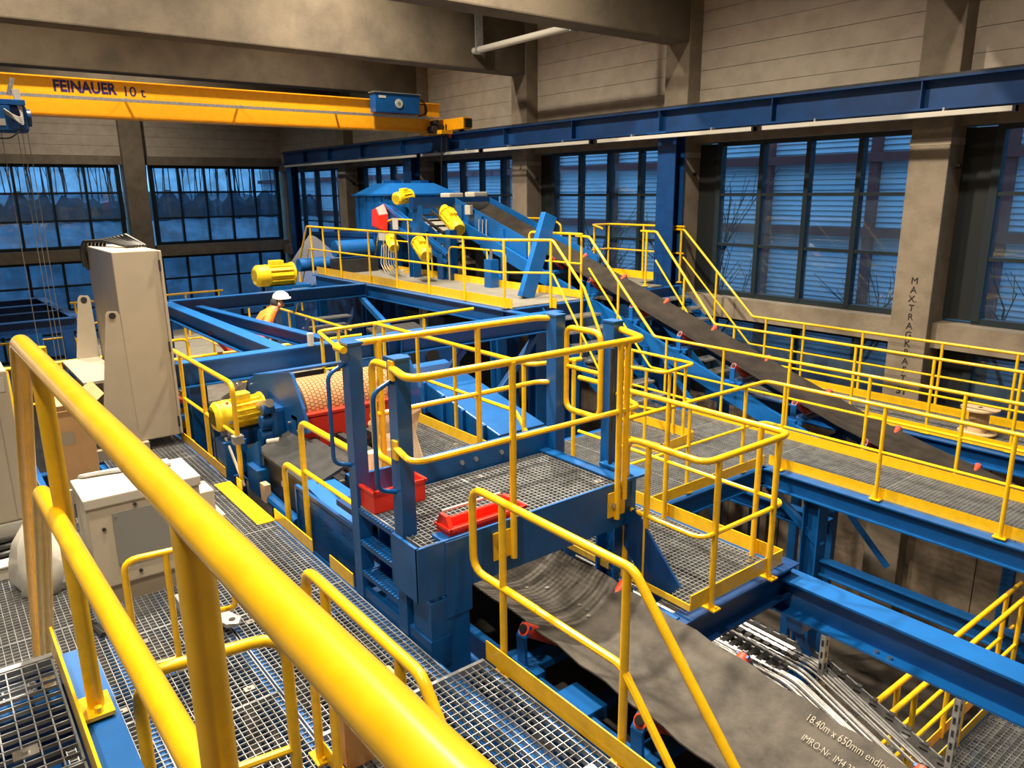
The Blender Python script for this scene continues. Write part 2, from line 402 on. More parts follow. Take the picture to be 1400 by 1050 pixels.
tag(MB().box(6, 6.3, -9.3, YW+0.6, FLOOR, CEIL).build('wall_front', 'plank'), kind='structure')
# --- concrete roof beams
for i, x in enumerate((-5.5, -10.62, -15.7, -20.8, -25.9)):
    tag(MB().box(x-0.26, x+0.26, -8.9, 12.56, 2.78, CEIL).build('roof_beam', 'concrete_roof_dim', bevel=0.03), kind='structure')
pp = thing('roof_pipe', 'pale pipe hanging under the ceiling between two concrete roof beams', 'pipe')
MB().tube([(-15.4, 11.0, 3.15), (-10.9, 11.0, 3.15)], 0.075, 12).build('pipe', 'white_paint', pp, True)
for x in (-15.2, -12.0): MB().box(x-0.02, x+0.02, 10.9, 11.1, 3.05, CEIL).build('pipe_hanger', 'galv', pp)

# ================================================================== OUTSIDE
tag(MB().box(-120, 40, 13.8, 90, -7.9, -7.7).build('yard', 'ground'), kind='structure')
tag(MB().box(-140, -33.2, -60, 13.7, -7.9, -7.7).build('forest_floor', 'ground'), kind='structure')
nb = thing('neighbour_building', 'pale blue louvred building with dark red steel frame outside the window wall', 'building')
lv = MB(); z = -6.0
while z < 4.6:
    lv.prism([(-70, 26.0, z), (-70, 26.10, z+0.01), (-70, 26.10, z+0.185), (-70, 26.07, z+0.16)], (80, 0, 0)); z += 0.18
tag(lv.build('louvre_cladding', 'cladding', nb), kind='stuff')
MB().box(-70, 10, 26.12, 32, -7.7, 4.8).build('wall', 'blue_dark', nb)
for k in range(19): MB().box(-66.0+k*4.05, -65.72+k*4.05, 25.70, 25.98, -7.7, 4.6).build('steel_post', 'red_steel', nb)
for z in (-4.1, -1.5, 0.98, 3.4): MB().box(-70, 10, 25.62, 25.86, z-0.15, z+0.15).build('steel_beam', 'red_steel', nb)
def bare_tree(x, y, z0, h, label, seed, m='bark', group=None, depth=4, spread=0.55, thick=0.010):
    rnd = random.Random(seed); mb = MB()
    def grow(p, d, l, r, k):
        q = p+d*l
        mb.cyl(p, q, r, 5 if k > 1 else 4, r*0.68)
        if k == 0: return
        for _ in range(3 if k > 1 else 2):
            nd = (d+Vector((rnd.uniform(-1,1), rnd.uniform(-1,1), rnd.uniform(-0.2,0.6)))*spread).normalized()
            grow(p+d*l*rnd.uniform(0.55, 1.0), nd, l*rnd.uniform(0.6, 0.8), r*0.58, k-1)
    grow(Vector((x, y, z0)), Vector((rnd.uniform(-.08,.08), rnd.uniform(-.08,.08), 1)).normalized(), h*0.36, h*thick, depth)
    return tag(mb.build('bare_tree', m), label, 'tree', group)
bare_tree(-12.6, 17.2, -7.7, 9.0, 'bare tree outside the wide window left of the lettered column', 3)
bare_tree(-9.0, 16.4, -7.7, 7.6, 'low bare tree outside the wide window close to the lettered column', 5, spread=0.75)
bare_tree(-5.2, 17.0, -7.7, 8.2, 'bare tree outside the window at the right picture edge', 8, spread=0.7)
bare_tree(-18.5, 17.6, -7.7, 8.5, 'thin bare tree outside the window behind the blue crane post', 11)
rnd = random.Random(4)
def bank_z(x): return -1.6+(-58-x)*1.9/17 if x < -58 else -1.6
for k in range(90):                                     # wood behind the hall
    x = -60-rnd.uniform(0, 13); y = 2+k*0.26+rnd.uniform(-0.3, 0.3)
    bare_tree(x, y, bank_z(x)-0.2, rnd.uniform(9, 13), 'bare trunk in the dark wood behind the back windows', 100+k, group='bare trees of the wood', depth=3, spread=0.26, thick=0.0045)
ug = MB(); rings = []; r_ = random.Random(21)
for k in range(70):
    y = -6+k*0.46; h = 1.3+r_.uniform(-0.5, 0.7); xx = -58.5+r_.uniform(-0.4, 0.4)
    rings.append([Vector((xx+1.2, y, -2.6)), Vector((xx+0.9, y, -1.6+h*0.6)), Vector((xx, y, -1.6+h)), Vector((xx-1.2, y, -1.5+h*0.7)), Vector((xx-1.6, y, -2.2))])
tag(ug.loft(rings).build('undergrowth', 'undergrowth'), 'dark band of bushes at the edge of the wood behind the back windows', 'bushes', kind='stuff')
bk = MB(); bk.prism([(-36,-70,-7.7),(-40,-70,-5.2),(-58,-70,-1.6),(-75,-70,0.3),(-75,-70,-7.7)], (0,95.3,0)); tag(bk.build('forest_bank', 'bank'), kind='structure')

# ================================================================== CRANE
yb = 12.2
rw = thing('crane_runway', 'long blue steel crane runway beam along the window wall', 'beam')
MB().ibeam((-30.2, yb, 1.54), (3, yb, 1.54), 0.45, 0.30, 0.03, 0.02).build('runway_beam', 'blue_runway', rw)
MB().bar((-30.2, yb, 1.565), (3, yb, 1.565), 0.05, 0.05).build('crane_rail', 'dark_steel', rw)
for x in (-28, -25.9, -23.4, -20.8, -18.2, -15.7, -13.2, -10.64, -8.1, -5.6, -3.0, -0.4):
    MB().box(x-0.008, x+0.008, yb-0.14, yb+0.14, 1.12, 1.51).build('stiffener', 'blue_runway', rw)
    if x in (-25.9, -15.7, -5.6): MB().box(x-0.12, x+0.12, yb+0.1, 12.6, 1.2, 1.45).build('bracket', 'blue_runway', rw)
for x, lb in ((-10.55, 'tall blue crane column standing before the concrete column left of the wide window'),
              (-20.75, 'tall blue crane column behind the screening machine hood'),
              (-29.9, 'tall blue crane column in the far corner by the back windows')):
    t = thing('crane_column', lb, 'column')
    MB().ibeam((x, yb+0.02, FLOOR), (x, yb+0.02, 1.085), 0.30, 0.46, 0.025, 0.016, up=(0,-1,0)).build('column_shaft', 'blue_dark', t)
    MB().box(x-0.24, x+0.24, yb-0.30, yb+0.02, 1.07, 1.09).build('cap_plate', 'blue', t)
    MB().box(x-0.3, x+0.3, yb-0.36, yb+0.1, FLOOR, FLOOR+0.03).build('base_plate', 'blue', t)
for k, (a, b) in enumerate(((388, 574), (576, 660), (662, 812), (817, 1035), (1040, 1390))):   # white trunking below the runway
    p = SY(a, 200, 11.98); q = SY(b, 200, 11.98)
    t = thing('light_strip', 'white strip light trunking under the runway beam, number %s from the far corner' % ('one','two','three','four','five')[k], 'lamp', 'strip lights under the runway')
    MB().box(p.x, q.x-0.06, 11.92, 12.02, 0.98, 1.05).build('housing', 'white_paint', t, bevel=0.006)
    for e in (p.x, q.x-0.10): MB().box(e, e+0.04, 11.915, 12.025, 0.975, 1.055).build('end_cap', 'black', t)
    n = max(2, int((q.x-p.x)/2.2))
    for i in range(n): xx = p.x+(q.x-p.x)*(i+0.5)/n; MB().box(xx-0.015, xx+0.015, 11.955, 12.085, 1.05, 1.10).build('hanger', 'galv', t)
xc = -18.5
cr = thing('bridge_crane', 'orange overhead bridge crane with ten tonne lettering', 'crane')
MB().box(xc-0.15, xc+0.15, -8.7, 11.9, 1.585, 2.285).build('girder', 'crane_orange', cr)
MB().box(xc-0.22, xc+0.22, -8.7, 11.9, 2.285, 2.31).box(xc-0.22, xc+0.22, -8.7, 11.9, 1.56, 1.585).build('girder_flange', 'crane_orange', cr)
MB().box(xc+0.26, xc+0.32, -8.7, 11.9, 1.885, 1.945).build('festoon_rail', 'galv', cr)
for k in range(9): MB().box(xc+0.14, xc+0.30, -8+k*2.4, -7.95+k*2.4, 1.945, 1.965).build('rail_bracket', 'galv', cr)
e = MB().box(xc-1.15, xc+1.05, yb-0.14, yb+0.14, 1.62, 1.92).build('end_carriage', 'crane_orange', cr, bevel=0.02)
for sx in (-0.85, 0.75): MB().cyl((xc+sx, yb-0.05, 1.70), (xc+sx, yb+0.05, 1.70), 0.115, 18).build('wheel', 'dark_steel', e, True)
MB().box(xc+1.05, xc+1.12, yb-0.10, yb+0.10, 1.66, 1.88).build('buffer', 'black', e)
MB().box(xc-0.4, xc+0.7, 11.6, 11.95, 1.50, 1.60).build('side_plate', 'crane_orange', cr)
cb = MB().box(xc+0.25, xc+0.55, 9.75, 11.05, 1.97, 2.44).build('control_box', 'blue', cr, bevel=0.012)
MB().box(xc+0.24, xc+0.57, 9.72, 11.08, 2.44, 2.46).build('lid', 'galv', cb)
MB().cyl((xc+0.55, 10.42, 2.2), (xc+0.565, 10.42, 2.2), 0.11, 20).build('round_emblem', 'white_paint', cb)
MB().cyl((xc+0.56, 10.42, 2.2), (xc+0.57, 10.42, 2.2), 0.045, 14).build('emblem_centre', 'grey_plate', cb)
MB().box(xc+0.55, xc+0.556, 9.85, 10.05, 2.31, 2.37).build('type_plate', 'white_paint', cb)
for k in range(3): MB().tube([(xc+0.45, 11.05, 2.36-k*0.06), (xc+0.45, 11.25+0.03*k, 2.32-k*0.05), (xc+0.42, 11.28+0.03*k, 2.0), (xc+0.3, 11.1, 1.93)], 0.014, 6, 0.1).build('cable', 'cable_black', cb, True)
for (y, z, r) in ((11.55, 1.62, 0.10), (11.75, 1.68, 0.09), (11.62, 1.80, 0.07)):
    MB().cyl((xc+0.2, y, z), (xc+0.48, y, z), r, 12).build('drive_part', 'dark_steel', cr, True)
MB().cyl((xc+0.5, 12.0, 1.42), (xc+0.5, 12.0, 1.52), 0.045, 10).build('warning_lamp', 'red_plastic', cr, True)
MB().cyl((xc+0.6, 11.8, 1.05), (xc+0.6, 11.8, 1.75), 0.016, 8).build('current_collector', 'dark_steel', cr, True)
MB().tube([(xc+0.55, 11.72, 1.7), (xc+0.52, 11.70, 1.2), (xc+0.52, 11.66, 0.2), (xc+0.5, 11.6, -1.2)], 0.02, 6).build('pendant_cable', 'cable_black', cr, True)
p0 = SX(73, 124, xc+0.151); p1 = SX(160, 130, xc+0.151)
tx = text('FEINAUER', 0.30, (xc+0.151, p0.y, 2.04), (0,1,0), (0,0,1), 'navy_text', cr, bold=0.012, width=p1.y-p0.y)
p2 = SX(166, 130, xc+0.151)
text('10 t', 0.28, (xc+0.151, p2.y+0.02, 2.02), (0,1,0), (0,0,1), 'navy_text', cr, bold=0.003, width=SX(194,130,xc+0.151).y-p2.y)
hs = thing('hoist_trolley', 'blue hoist trolley hanging on the orange crane at the left edge', 'hoist')
h1 = SX(38, 160, xc+0.85); h2 = SX(15, 160, xc+0.93); hz1 = SX(5, 179, xc+0.93).z; hz2 = SX(5, 144, xc+0.93).z
MB().box(xc+0.30, xc+0.85, 0.8, h1.y, hz1, hz2+0.02).build('drum_housing', 'blue_dark', hs, bevel=0.05)
MB().box(xc+0.35, xc+0.90, 0.7, SX(34,138,xc+0.9).y, hz2+0.02, hz2+0.12).build('beam', 'blue_light', hs, bevel=0.01)
MB().box(xc+0.86, xc+0.93, 0.5, h2.y, hz1+0.02, hz2).build('cover_panel', 'blue_light', hs, bevel=0.01)
MB().box(xc+0.93, xc+0.935, h2.y-0.40, h2.y-0.10, hz1+0.10, hz1+0.22).build('load_plate', 'white_paint', hs)
MB().cyl((xc+0.7, h1.y, 1.45), (xc+0.7, h1.y+0.06, 1.45), 0.16, 20).build('brake_cover', 'blue_dark', hs, True)
MB().cyl((xc+0.75, 1.9, 1.85), (xc+0.75, 2.0, 2.15), 0.04, 8).build('cable_arm', 'galv', hs, True)
for k in range(5): MB().tube([(xc+0.9, 1.72, 1.62-0.02*k), (xc+0.96, 1.85+0.02*k, 1.5-0.03*k), (xc+0.9, 2.05, 1.40-0.03*k), (xc+0.82, 1.95+0.03*k, 1.95)], 0.014, 6, 0.12).build('cable', 'cable_grey', hs, True)
MB().tube([(xc+0.85, 0.4, 1.20), (xc+0.9, 1.2, 1.06), (xc+0.9, 1.8, 1.05), (xc+0.8, 2.1, 1.3)], 0.013, 6, 0.2).build('cable', 'cable_black', hs, True)
for k, (u, v2) in enumerate(((6, 400), (30, 400), (38, 420), (47, 450))):
    p = SX(u-3+4*0, 190, xc+0.6)
    MB().tube([(xc+0.6, p.y-0.02*k, 1.3), (xc+0.62, p.y-0.02*k+0.05, -5.5)], 0.007, 5).build('hoist_rope', 'steel', hs, True)
# ================================================================== DECKS, STAIRS AND RAILINGS
LA = -2.80; LB = -3.45; LC = -1.88; LP = -1.46
def stair(label, x0, z0, x1, z1, y0, y1, n, m='blue', name='steel_stair'):
    t = thing(name, label, 'stairs')
    for y in (y0, y1):
        MB().prism([(x0, y-0.006, z0), (x1, y-0.006, z1), (x1, y-0.006, z1-0.22), (x0, y-0.006, z0-0.22)], (0, 0.012, 0)).build('stringer', m, t)
    for i in range(1, n+1):
        f = i/(n+1); x = x0+(x1-x0)*f; z = z0+(z1-z0)*f; s = 1 if x1 > x0 else -1
        b = MB(); 
        for k in range(8): b.box(x-0.115+k*0.033-0.003, x-0.115+k*0.033+0.003, y0+0.01, y1-0.01, z-0.03, z)
        nk = int((y1-y0)/0.07)
        for k in range(nk): yy = y0+0.02+(y1-y0-0.04)*k/(nk-1); b.box(x-0.12, x+0.12, yy-0.003, yy+0.003, z-0.025, z)
        b.box(x+s*0.118-0.012, x+s*0.118+0.012, y0+0.01, y1-0.01, z-0.035, z+0.002)
        b.build('tread', 'galv', t)
    return t
# --- near upper landing (where the photographer stands) and its stair
t = thing('upper_landing', 'steel grating landing at the bottom left corner', 'platform')
for a, b in ((-2.64, -2.06), (-2.05, -1.05), (-1.04, 0.0), (0.01, 1.0)): grating(t, a, b, -1.25, 0.145, LP, dirx=True, pitch=0.042)
MB().channel((-2.66, 0.165, LP-0.01), (1.1, 0.165, LP-0.01), 0.24, 0.10, -1).build('edge_beam', 'blue_light', t)
MB().box(-2.67, -2.645, -1.25, 0.15, LP-0.06, LP+0.004).build('nosing', 'galv', t)
MB().channel((-2.60, -1.27, LP-0.04), (1.1, -1.27, LP-0.04), 0.24, 0.10, -1).build('edge_beam', 'blue', t)
for x in (-2.5, -0.6): MB().ibeam((x, -1.2, LP-0.05), (x, 0.17, LP-0.05), 0.16, 0.1).build('cross_beam', 'blue', t)
for x in (-2.5, 0.6): MB().box(x-0.07, x+0.07, 0.0, 0.13, FLOOR, LP-0.26).build('leg', 'blue', t)
stair('steel stair descending from the grating landing at bottom left', -2.68, LP-0.05, -3.90, LA, -0.80, 0.10, 5)
nt_ = [(0.75, 0.258, -0.368), (-0.363, 0.2205, -0.371), (-2.36, 0.186, -0.376), (-4.25, 0.155, -2.60)]
nm_ = [(0.75, 0.250, -0.80), (-0.36, 0.222, -0.805), (-2.50, 0.186, -0.845), (-4.05, 0.155, -2.70)]
railing('thick yellow handrail in the foreground running to the bottom edge', [nt_], [(-0.90, 0.210, LP, -0.37), (-2.27, 0.212, LP, -0.38)], [nm_],
        [((-2.66, 0.158, LP), (1.1, 0.165, LP), 0.10)], fillet=0.07, n=24, rm=0.0242, nm=18)
# --- corridor deck along the machine
t = thing('corridor_deck', 'long steel grating walkway beside the machine and control boxes', 'walkway')
for a, b in ((-9.60,-8.41),(-8.40,-7.21),(-7.20,-6.06),(-6.05,-4.81),(-4.80,-3.36)): grating(t, a, b, 1.28, 2.13, LA, pitch=0.042)
for a, b in ((-7.35,-6.21),(-6.20,-5.01),(-5.0,-3.86),(-3.85,-2.75),(-2.74,-1.6)): grating(t, a, b, 0.65, 1.26, LA, pitch=0.042)
for a, b in ((-9.6,-8.01),(-8.0,-6.71),(-6.70,-5.41),(-5.40,-4.11),(-4.10,-2.81)):
    grating(t, a, b, -0.45, 0.63, LA, pitch=0.042); grating(t, a, b, -1.6, -0.47, LA, pitch=0.042, clip=False)
grating(t, -3.34, -2.16, 1.28, 2.37, LA, pitch=0.050)
MB().box(-3.36, -3.335, 1.28, 2.37, LA-0.05, LA+0.006).build('nosing', 'galv', t)
for y in (-1.58, 0.64, 1.27, 2.12): MB().ibeam((-9.6, y, LA-0.035), (-2.2, y, LA-0.035), 0.18, 0.10).build('bearer', 'blue_light', t)
for x in (-9.5, -7.2, -4.8, -2.3): MB().ibeam((x, -1.6, LA-0.215), (x, 2.3, LA-0.215), 0.2, 0.12).build('cross_bearer', 'blue', t)
for x in (-9.4, -5.9, -2.3):
    for y in (-1.5, 2.0): MB().box(x-0.07, x+0.07, y-0.07, y+0.07, FLOOR, LA-0.41).build('leg', 'blue', t)
for a, b in ((-9.10,-7.50),(-7.16,-7.02),(-6.18,-5.38),(-5.05,-4.66)):
    MB().box(a, b, 2.145, 2.153, LA, LA+0.11).build('toe_board', 'yellow', t)
MB().box(-7.36, -6.16, 1.985, 2.14, LA+0.002, LA+0.010).build('cover_plate', 'yellow', t)
stair('steel stair going down towards the viewer beside the lower belt', -2.15, LA-0.02, -0.60, LA-1.75, 1.35, 2.30, 8)
# rails beside that stair
r2 = [(-3.20, 1.23, LA+0.45), (-3.20, 1.23, -1.73), (-2.14, 1.23, -1.73), (-1.00, 1.22, -3.0)]
railing('yellow stair railing just beyond the foreground handrail', [r2], [(-3.20,1.23,LA,LA+0.5), (-2.98,1.23,LA,-1.73), (-2.30,1.23,LA,-1.73), (-1.35,1.22,-3.55,-2.62)],
        [[(-3.2,1.23,-2.27),(-2.2,1.23,-2.27),(-1.05,1.22,-3.5)]], [((-3.2,1.245,LA),(-2.2,1.245,LA),0.10)], n=14)
top3 = [(-2.9, 2.43, -2.275), (-3.52, 2.43, -2.275), (-3.52, 2.43, -1.73), (-2.20, 2.43, -1.73), (-0.95, 2.43, -3.12)]
mid3 = [(-2.9, 2.43, -2.275), (-2.26, 2.43, -2.275), (-1.0, 2.43, -3.68)]
railing('yellow stair railing with rounded loop end in front of the lower belt', [top3], [(-3.22,2.43,LA-0.05,-1.73), (-2.24,2.43,LA-0.05,-1.73), (-1.30,2.43,-3.7,-2.75)],
        [mid3], [((-3.36,2.40,LA-0.01),(-1.95,2.40,LA-0.01),0.13)], n=14, rm=0.0215)
# gates / hoops on the corridor
hz = -1.73
railing('yellow hoop barrier across the corridor below the foreground handrail', [[(-2.80,0.40,LA),(-2.80,0.40,hz),(-2.72,0.94,hz),(-2.72,0.94,LA)]], [], [[(-2.78,0.50,-2.27),(-2.72,0.93,-2.27)]],
        (), n=14, fillet=0.13)
railing('small yellow hoop in front of the beige control box', [[(-4.46,0.66,LA+0.02),(-4.46,0.66,-2.02),(-4.40,1.10,-2.02),(-4.40,1.10,LA+0.1)]], [(-4.43,0.88,LA,-2.02)], [[(-4.46,0.66,LA+0.08),(-4.43,0.88,LA+0.08)]],
        (), n=12, fillet=0.08, feet=False, r=0.02)
railing('short yellow hoop at the side of the beige control box', [[(-4.62,1.12,-2.08),(-4.50,1.26,-2.08),(-4.50,1.26,-2.55),(-4.66,1.14,-2.62)]], [], (), (), n=10, fillet=0.06, feet=False, r=0.018)
# corridor edge railings towards the machine
a = SY(234, 478, 2.2); b = SY(312, 519, 2.2); zt = (a.z+b.z)/2-0.01
rw_ = railing('yellow railing beside the white cabinet ending in a bent post', [[(-11.0,2.2,zt),(b.x+0.10,2.2,zt),(b.x+0.10,2.2,LA)]], [(SY(247,500,2.2).x,2.2,LA,zt),(SY(275,510,2.2).x,2.2,LA,zt),(-10.6,2.2,LA,zt)],
        [[(-11.0,2.2,zt-0.52),(b.x+0.10,2.2,zt-0.52)]], (), n=12)
MB().box(b.x+0.06, b.x+0.14, 2.15, 2.25, zt-0.60, zt-0.52).build('clamp', 'galv', rw_)
a = SY(410, 576, 2.23); zt = a.z
railing('yellow railing with two steps beside the perforated blue guard', [[(a.x,2.23,LA),(a.x,2.23,zt),(-4.62,2.23,zt)], [(SY(388,632,2.23).x,2.23,LA),(SY(388,632,2.23).x,2.23,SY(388,632,2.23).z),(a.x,2.23,SY(388,632,2.23).z)]],
        [], [[(a.x,2.23,zt-0.42),(-4.62,2.23,zt-0.42)]], (), n=12)
# --- hoop platform beyond the lower belt
t = thing('belt_side_platform', 'small steel grating platform beyond the lower belt with yellow toe boards', 'platform')
grating(t, -4.36, -3.02, 3.88, 4.93, -2.85, pitch=0.042); grating(t, -5.5, -4.37, 3.72, 4.93, -2.85, pitch=0.042)
MB().ibeam((-3.0, 3.45, -2.90), (-3.0, 5.18, -2.90), 0.26, 0.15).build('edge_beam', 'blue_dark', t)
MB().channel((-5.5, 3.80, -2.89), (-3.0, 3.80, -2.89), 0.2, 0.08, 1).build('edge_beam', 'blue', t)
MB().channel((-5.5, 4.98, -2.89), (-3.0, 4.98, -2.89), 0.2, 0.08, -1).build('edge_beam', 'blue', t)
for (p, q) in (((-5.0,4.97,-2.85),(-2.96,4.97,-2.85)), ((-2.96,3.86,-2.85),(-2.96,4.97,-2.85)), ((-3.62,3.86,-2.85),(-2.96,3.86,-2.85)), ((-4.4,3.86,-2.85),(-3.75,3.86,-2.85))):
    p = Vector(p); q = Vector(q); h = 0.12 if abs(p.y-3.86) > 0.01 or abs(q.y-p.y) > 0.1 else 0.05
    MB().bar(p+Vector((0,0,h/2)), q+Vector((0,0,h/2)), 0.008, h).build('toe_board', 'yellow', t)
for (x, y) in ((-3.1, 3.86), (-5.4, 4.9), (-5.4, 3.9)): MB().box(x-0.08, x+0.08, y-0.08, y+0.08, FLOOR, -3.16).build('leg', 'blue', t)
zt = -1.77
railing('yellow railing wrapping round the small platform beyond the lower belt',
        [[(-5.25,4.93,zt),(-2.95,4.93,zt),(-2.95,3.93,zt),(-3.66,3.93,zt),(-3.66,3.93,-2.85)]],
        [(-4.12,4.93,-2.9,zt),(-3.20,4.93,-2.9,zt),(-2.95,4.78,-2.9,zt),(-2.95,4.08,-2.9,zt),(-3.45,3.93,-2.85,zt)],
        [[(-5.25,4.93,zt-0.55),(-2.95,4.93,zt-0.55),(-2.95,3.93,zt-0.55),(-3.66,3.93,zt-0.55)]], (), n=12)
t = thing('steel_beam', 'large bright blue steel beam at the lower right', 'beam')
MB().ibeam((-3.05, 5.12, -3.0), (1.6, 5.12, -3.0), 0.30, 0.22, 0.018, 0.012).build('beam_section', 'blue_light', t)
MB().box(-3.06, -3.04, 5.0, 5.24, -3.3, -2.99).build('end_plate', 'blue', t)
for x in (-2.2, -2.1, -1.2, -1.1, -0.95): MB().cyl((x, 5.05, -3.282), (x, 5.05, -3.262), 0.016, 6).build('bolt', 'steel', t)
MB().box(1.3, 1.5, 5.0, 5.24, FLOOR, -3.3).build('leg', 'blue', t)
MB().bar((-2.86, 5.06, -3.37), (-2.86, 5.75, -3.37), 0.14, 0.12).build('stub_beam', 'blue_light', t)
MB().bar((-2.98, 5.14, -3.30), (-2.62, 5.14, -3.85), 0.05, 0.05).build('brace', 'blue', t)
# --- service tower with ladder over the lower belt
t = thing('service_tower', 'blue steel service platform with ladder in the middle', 'platform')
TZ = -2.10
grating(t, -4.52, -3.64, 2.16, 2.98, TZ, dirx=False, pitch=0.040); grating(t, -4.52, -3.64, 2.99, 3.86, TZ, dirx=False, pitch=0.040)
MB().box(-3.625, -3.605, 2.08, 3.98, TZ-0.33, TZ+0.03).build('side_plate', 'blue', t)
MB().box(-3.92, -3.61, 2.08, 2.10, TZ-0.33, TZ+0.03).build('side_plate', 'blue', t)
MB().box(-4.58, -4.55, 2.25, 3.98, TZ-0.15, TZ+0.20).build('kick_plate', 'blue', t)
for k in range(4): MB().cyl((-4.55, 3.05+0.13*k+(0.12 if k > 1 else 0), TZ+0.09), (-4.53, 3.05+0.13*k+(0.12 if k > 1 else 0), TZ+0.09), 0.018, 6).build('bolt', 'steel', t)
MB().channel((-4.55, 3.93, TZ+0.02), (-3.6, 3.93, TZ+0.02), 0.12, 0.10, 1).build('edge_channel', 'blue', t)
MB().box(-3.76, -3.598, 2.28, 2.47, TZ-0.50, TZ+0.02).build('bracket', 'blue', t, bevel=0.005)
MB().box(-3.82, -3.605, 2.16, 2.45, LA-0.5, TZ-0.36).build('leg', 'blue', t, bevel=0.006)
for (x, y, zb) in ((-3.66, 3.92, LA-0.3), (-4.46, 3.92, LA-0.3), (-4.42, 2.45, LA-0.2)):
    MB().ibeam((x, y, zb), (x, y, TZ-0.25), 0.20, 0.20, 0.02, 0.014, up=(1,0,0)).build('leg', 'blue', t)
MB().box(-3.80, -3.38, 2.14, 2.50, LA-0.53, LA-0.50).build('foot_plate', 'blue', t)
MB().bar((-4.5, 2.22, LA-0.02), (-3.6, 2.22, LA-0.02), 0.14, 0.2).build('base_beam', 'blue', t)
MB().bar((-3.66, 3.92, TZ-0.3), (-3.2, 3.92, TZ-0.75), 0.02, 0.3).build('gusset', 'blue_dark', t)
lx0, lx1, ly = -4.54, -3.92, 2.19
for x in (lx0, lx1):
    MB().box(x-0.055, x+0.055, ly-0.05, ly+0.05, LA-0.15, -0.97).build('ladder_post', 'blue', t, bevel=0.004)
    MB().box(x-0.062, x+0.062, ly-0.057, ly+0.057, -0.97, -0.955).build('post_cap', 'blue', t)
    MB().tube([(x-0.02, ly-0.04, -1.10), (x-0.02, ly-0.17, -1.16), (x-0.02, ly-0.17, -1.78), (x-0.02, ly-0.04, -1.82)], 0.015, 8, 0.08).build('grab_handle', 'blue', t, True)
for k in range(4):
    z = TZ-0.02-k*0.235
    b = MB().box(lx0, lx1, ly-0.045, ly+0.045, z-0.035, z)
    for i in range(14): b.box(lx0+0.06+i*0.037, lx0+0.08+i*0.037, ly-0.05, ly-0.02, z, z+0.006); b.box(lx0+0.06+i*0.037, lx0+0.08+i*0.037, ly+0.02, ly+0.05, z, z+0.006)
    b.build('ladder_rung', 'blue', t)
for (x, y) in ((-4.52, 3.98), (-4.0, 4.10)):
    MB().box(x-0.06, x+0.06, y-0.05, y+0.05, LA-0.3, -0.97).build('corner_post', 'blue', t, bevel=0.004)
    MB().box(x-0.065, x+0.065, y-0.055, y+0.055, -0.97, -0.955).build('post_cap', 'blue', t)
MB().cyl((-3.92, 4.02, -2.1), (-3.92, 4.02, -1.15), 0.016, 8).build('latch_rod', 'dark_steel', t, True)
MB().bar((-4.0, 4.06, TZ+0.02), (-3.6, 4.06, TZ+0.02), 0.16, 0.02).build('corner_plate', 'blue_light', t)
fz = -1.02
ft = railing('yellow railing along the near side of the blue service platform',
        [[(-3.90,2.14,fz),(-3.60,2.07,fz),(-3.585,3.98,fz),(-3.94,4.12,fz)]],
        [(-3.585,2.80,TZ-0.24,fz),(-3.585,3.76,TZ-0.24,fz),(-3.585,3.83,TZ-0.1,fz)],
        [[(-3.90,2.14,fz-0.50),(-3.60,2.07,fz-0.50),(-3.585,3.96,fz-0.50),(-3.94,4.10,fz-0.50)]], (), n=14, feet=False, fillet=0.10, rm=0.02)
for (x, y, z) in ((-3.925,2.135,fz),(-3.925,2.135,fz-0.5)): MB().box(x-0.005, x+0.05, y-0.012, y+0.006, z-0.07, z+0.05).build('clamp_plate', 'yellow', ft)
for y in (2.66, 3.70): 
    o = MB().box(-3.604, -3.592, y-0.02, y+0.15, TZ-0.22, TZ-0.03).build('clamp_plate', 'yellow', ft)
    MB().cyl((-3.592, y+0.03, TZ-0.13), (-3.575, y+0.03, TZ-0.13), 0.022, 6).build('bolt', 'steel', o)
railing('yellow railing along the far side of the blue service platform',
        [[(-4.46,2.10,-0.99),(-4.64,2.10,-0.99),(-4.62,3.86,-0.99),(-4.54,3.96,-0.99)]], [(-4.625,3.28,TZ,-0.99),(-4.63,2.44,TZ+0.0,-0.99)],
        [[(-4.63,2.35,-1.52),(-4.62,3.86,-1.52),(-4.54,3.96,-1.52)]], (), n=14, feet=False, rm=0.02)
railing('rounded yellow swing gate between the posts of the service platform',
        [[(-4.26,4.04,-1.06),(-4.46,4.04,-1.06),(-4.46,4.04,-1.74),(-4.06,4.04,-1.74),(-4.06,4.04,-1.06),(-4.26,4.04,-1.06)]], [],
        [[(-4.46,4.04,-1.38),(-4.06,4.04,-1.38)]], (), n=12, feet=False, fillet=0.09, name='swing_gate', cat='gate')
g2 = [(-4.24,2.28,-1.08),(-4.44,2.28,-1.08),(-4.44,2.28,-1.74),(-4.02,2.28,-1.74),(-4.02,2.28,-1.08),(-4.24,2.28,-1.08)]
railing('rounded yellow swing gate behind the ladder head', [g2], [], (), (), n=12, feet=False, fillet=0.09, name='swing_gate', cat='gate')
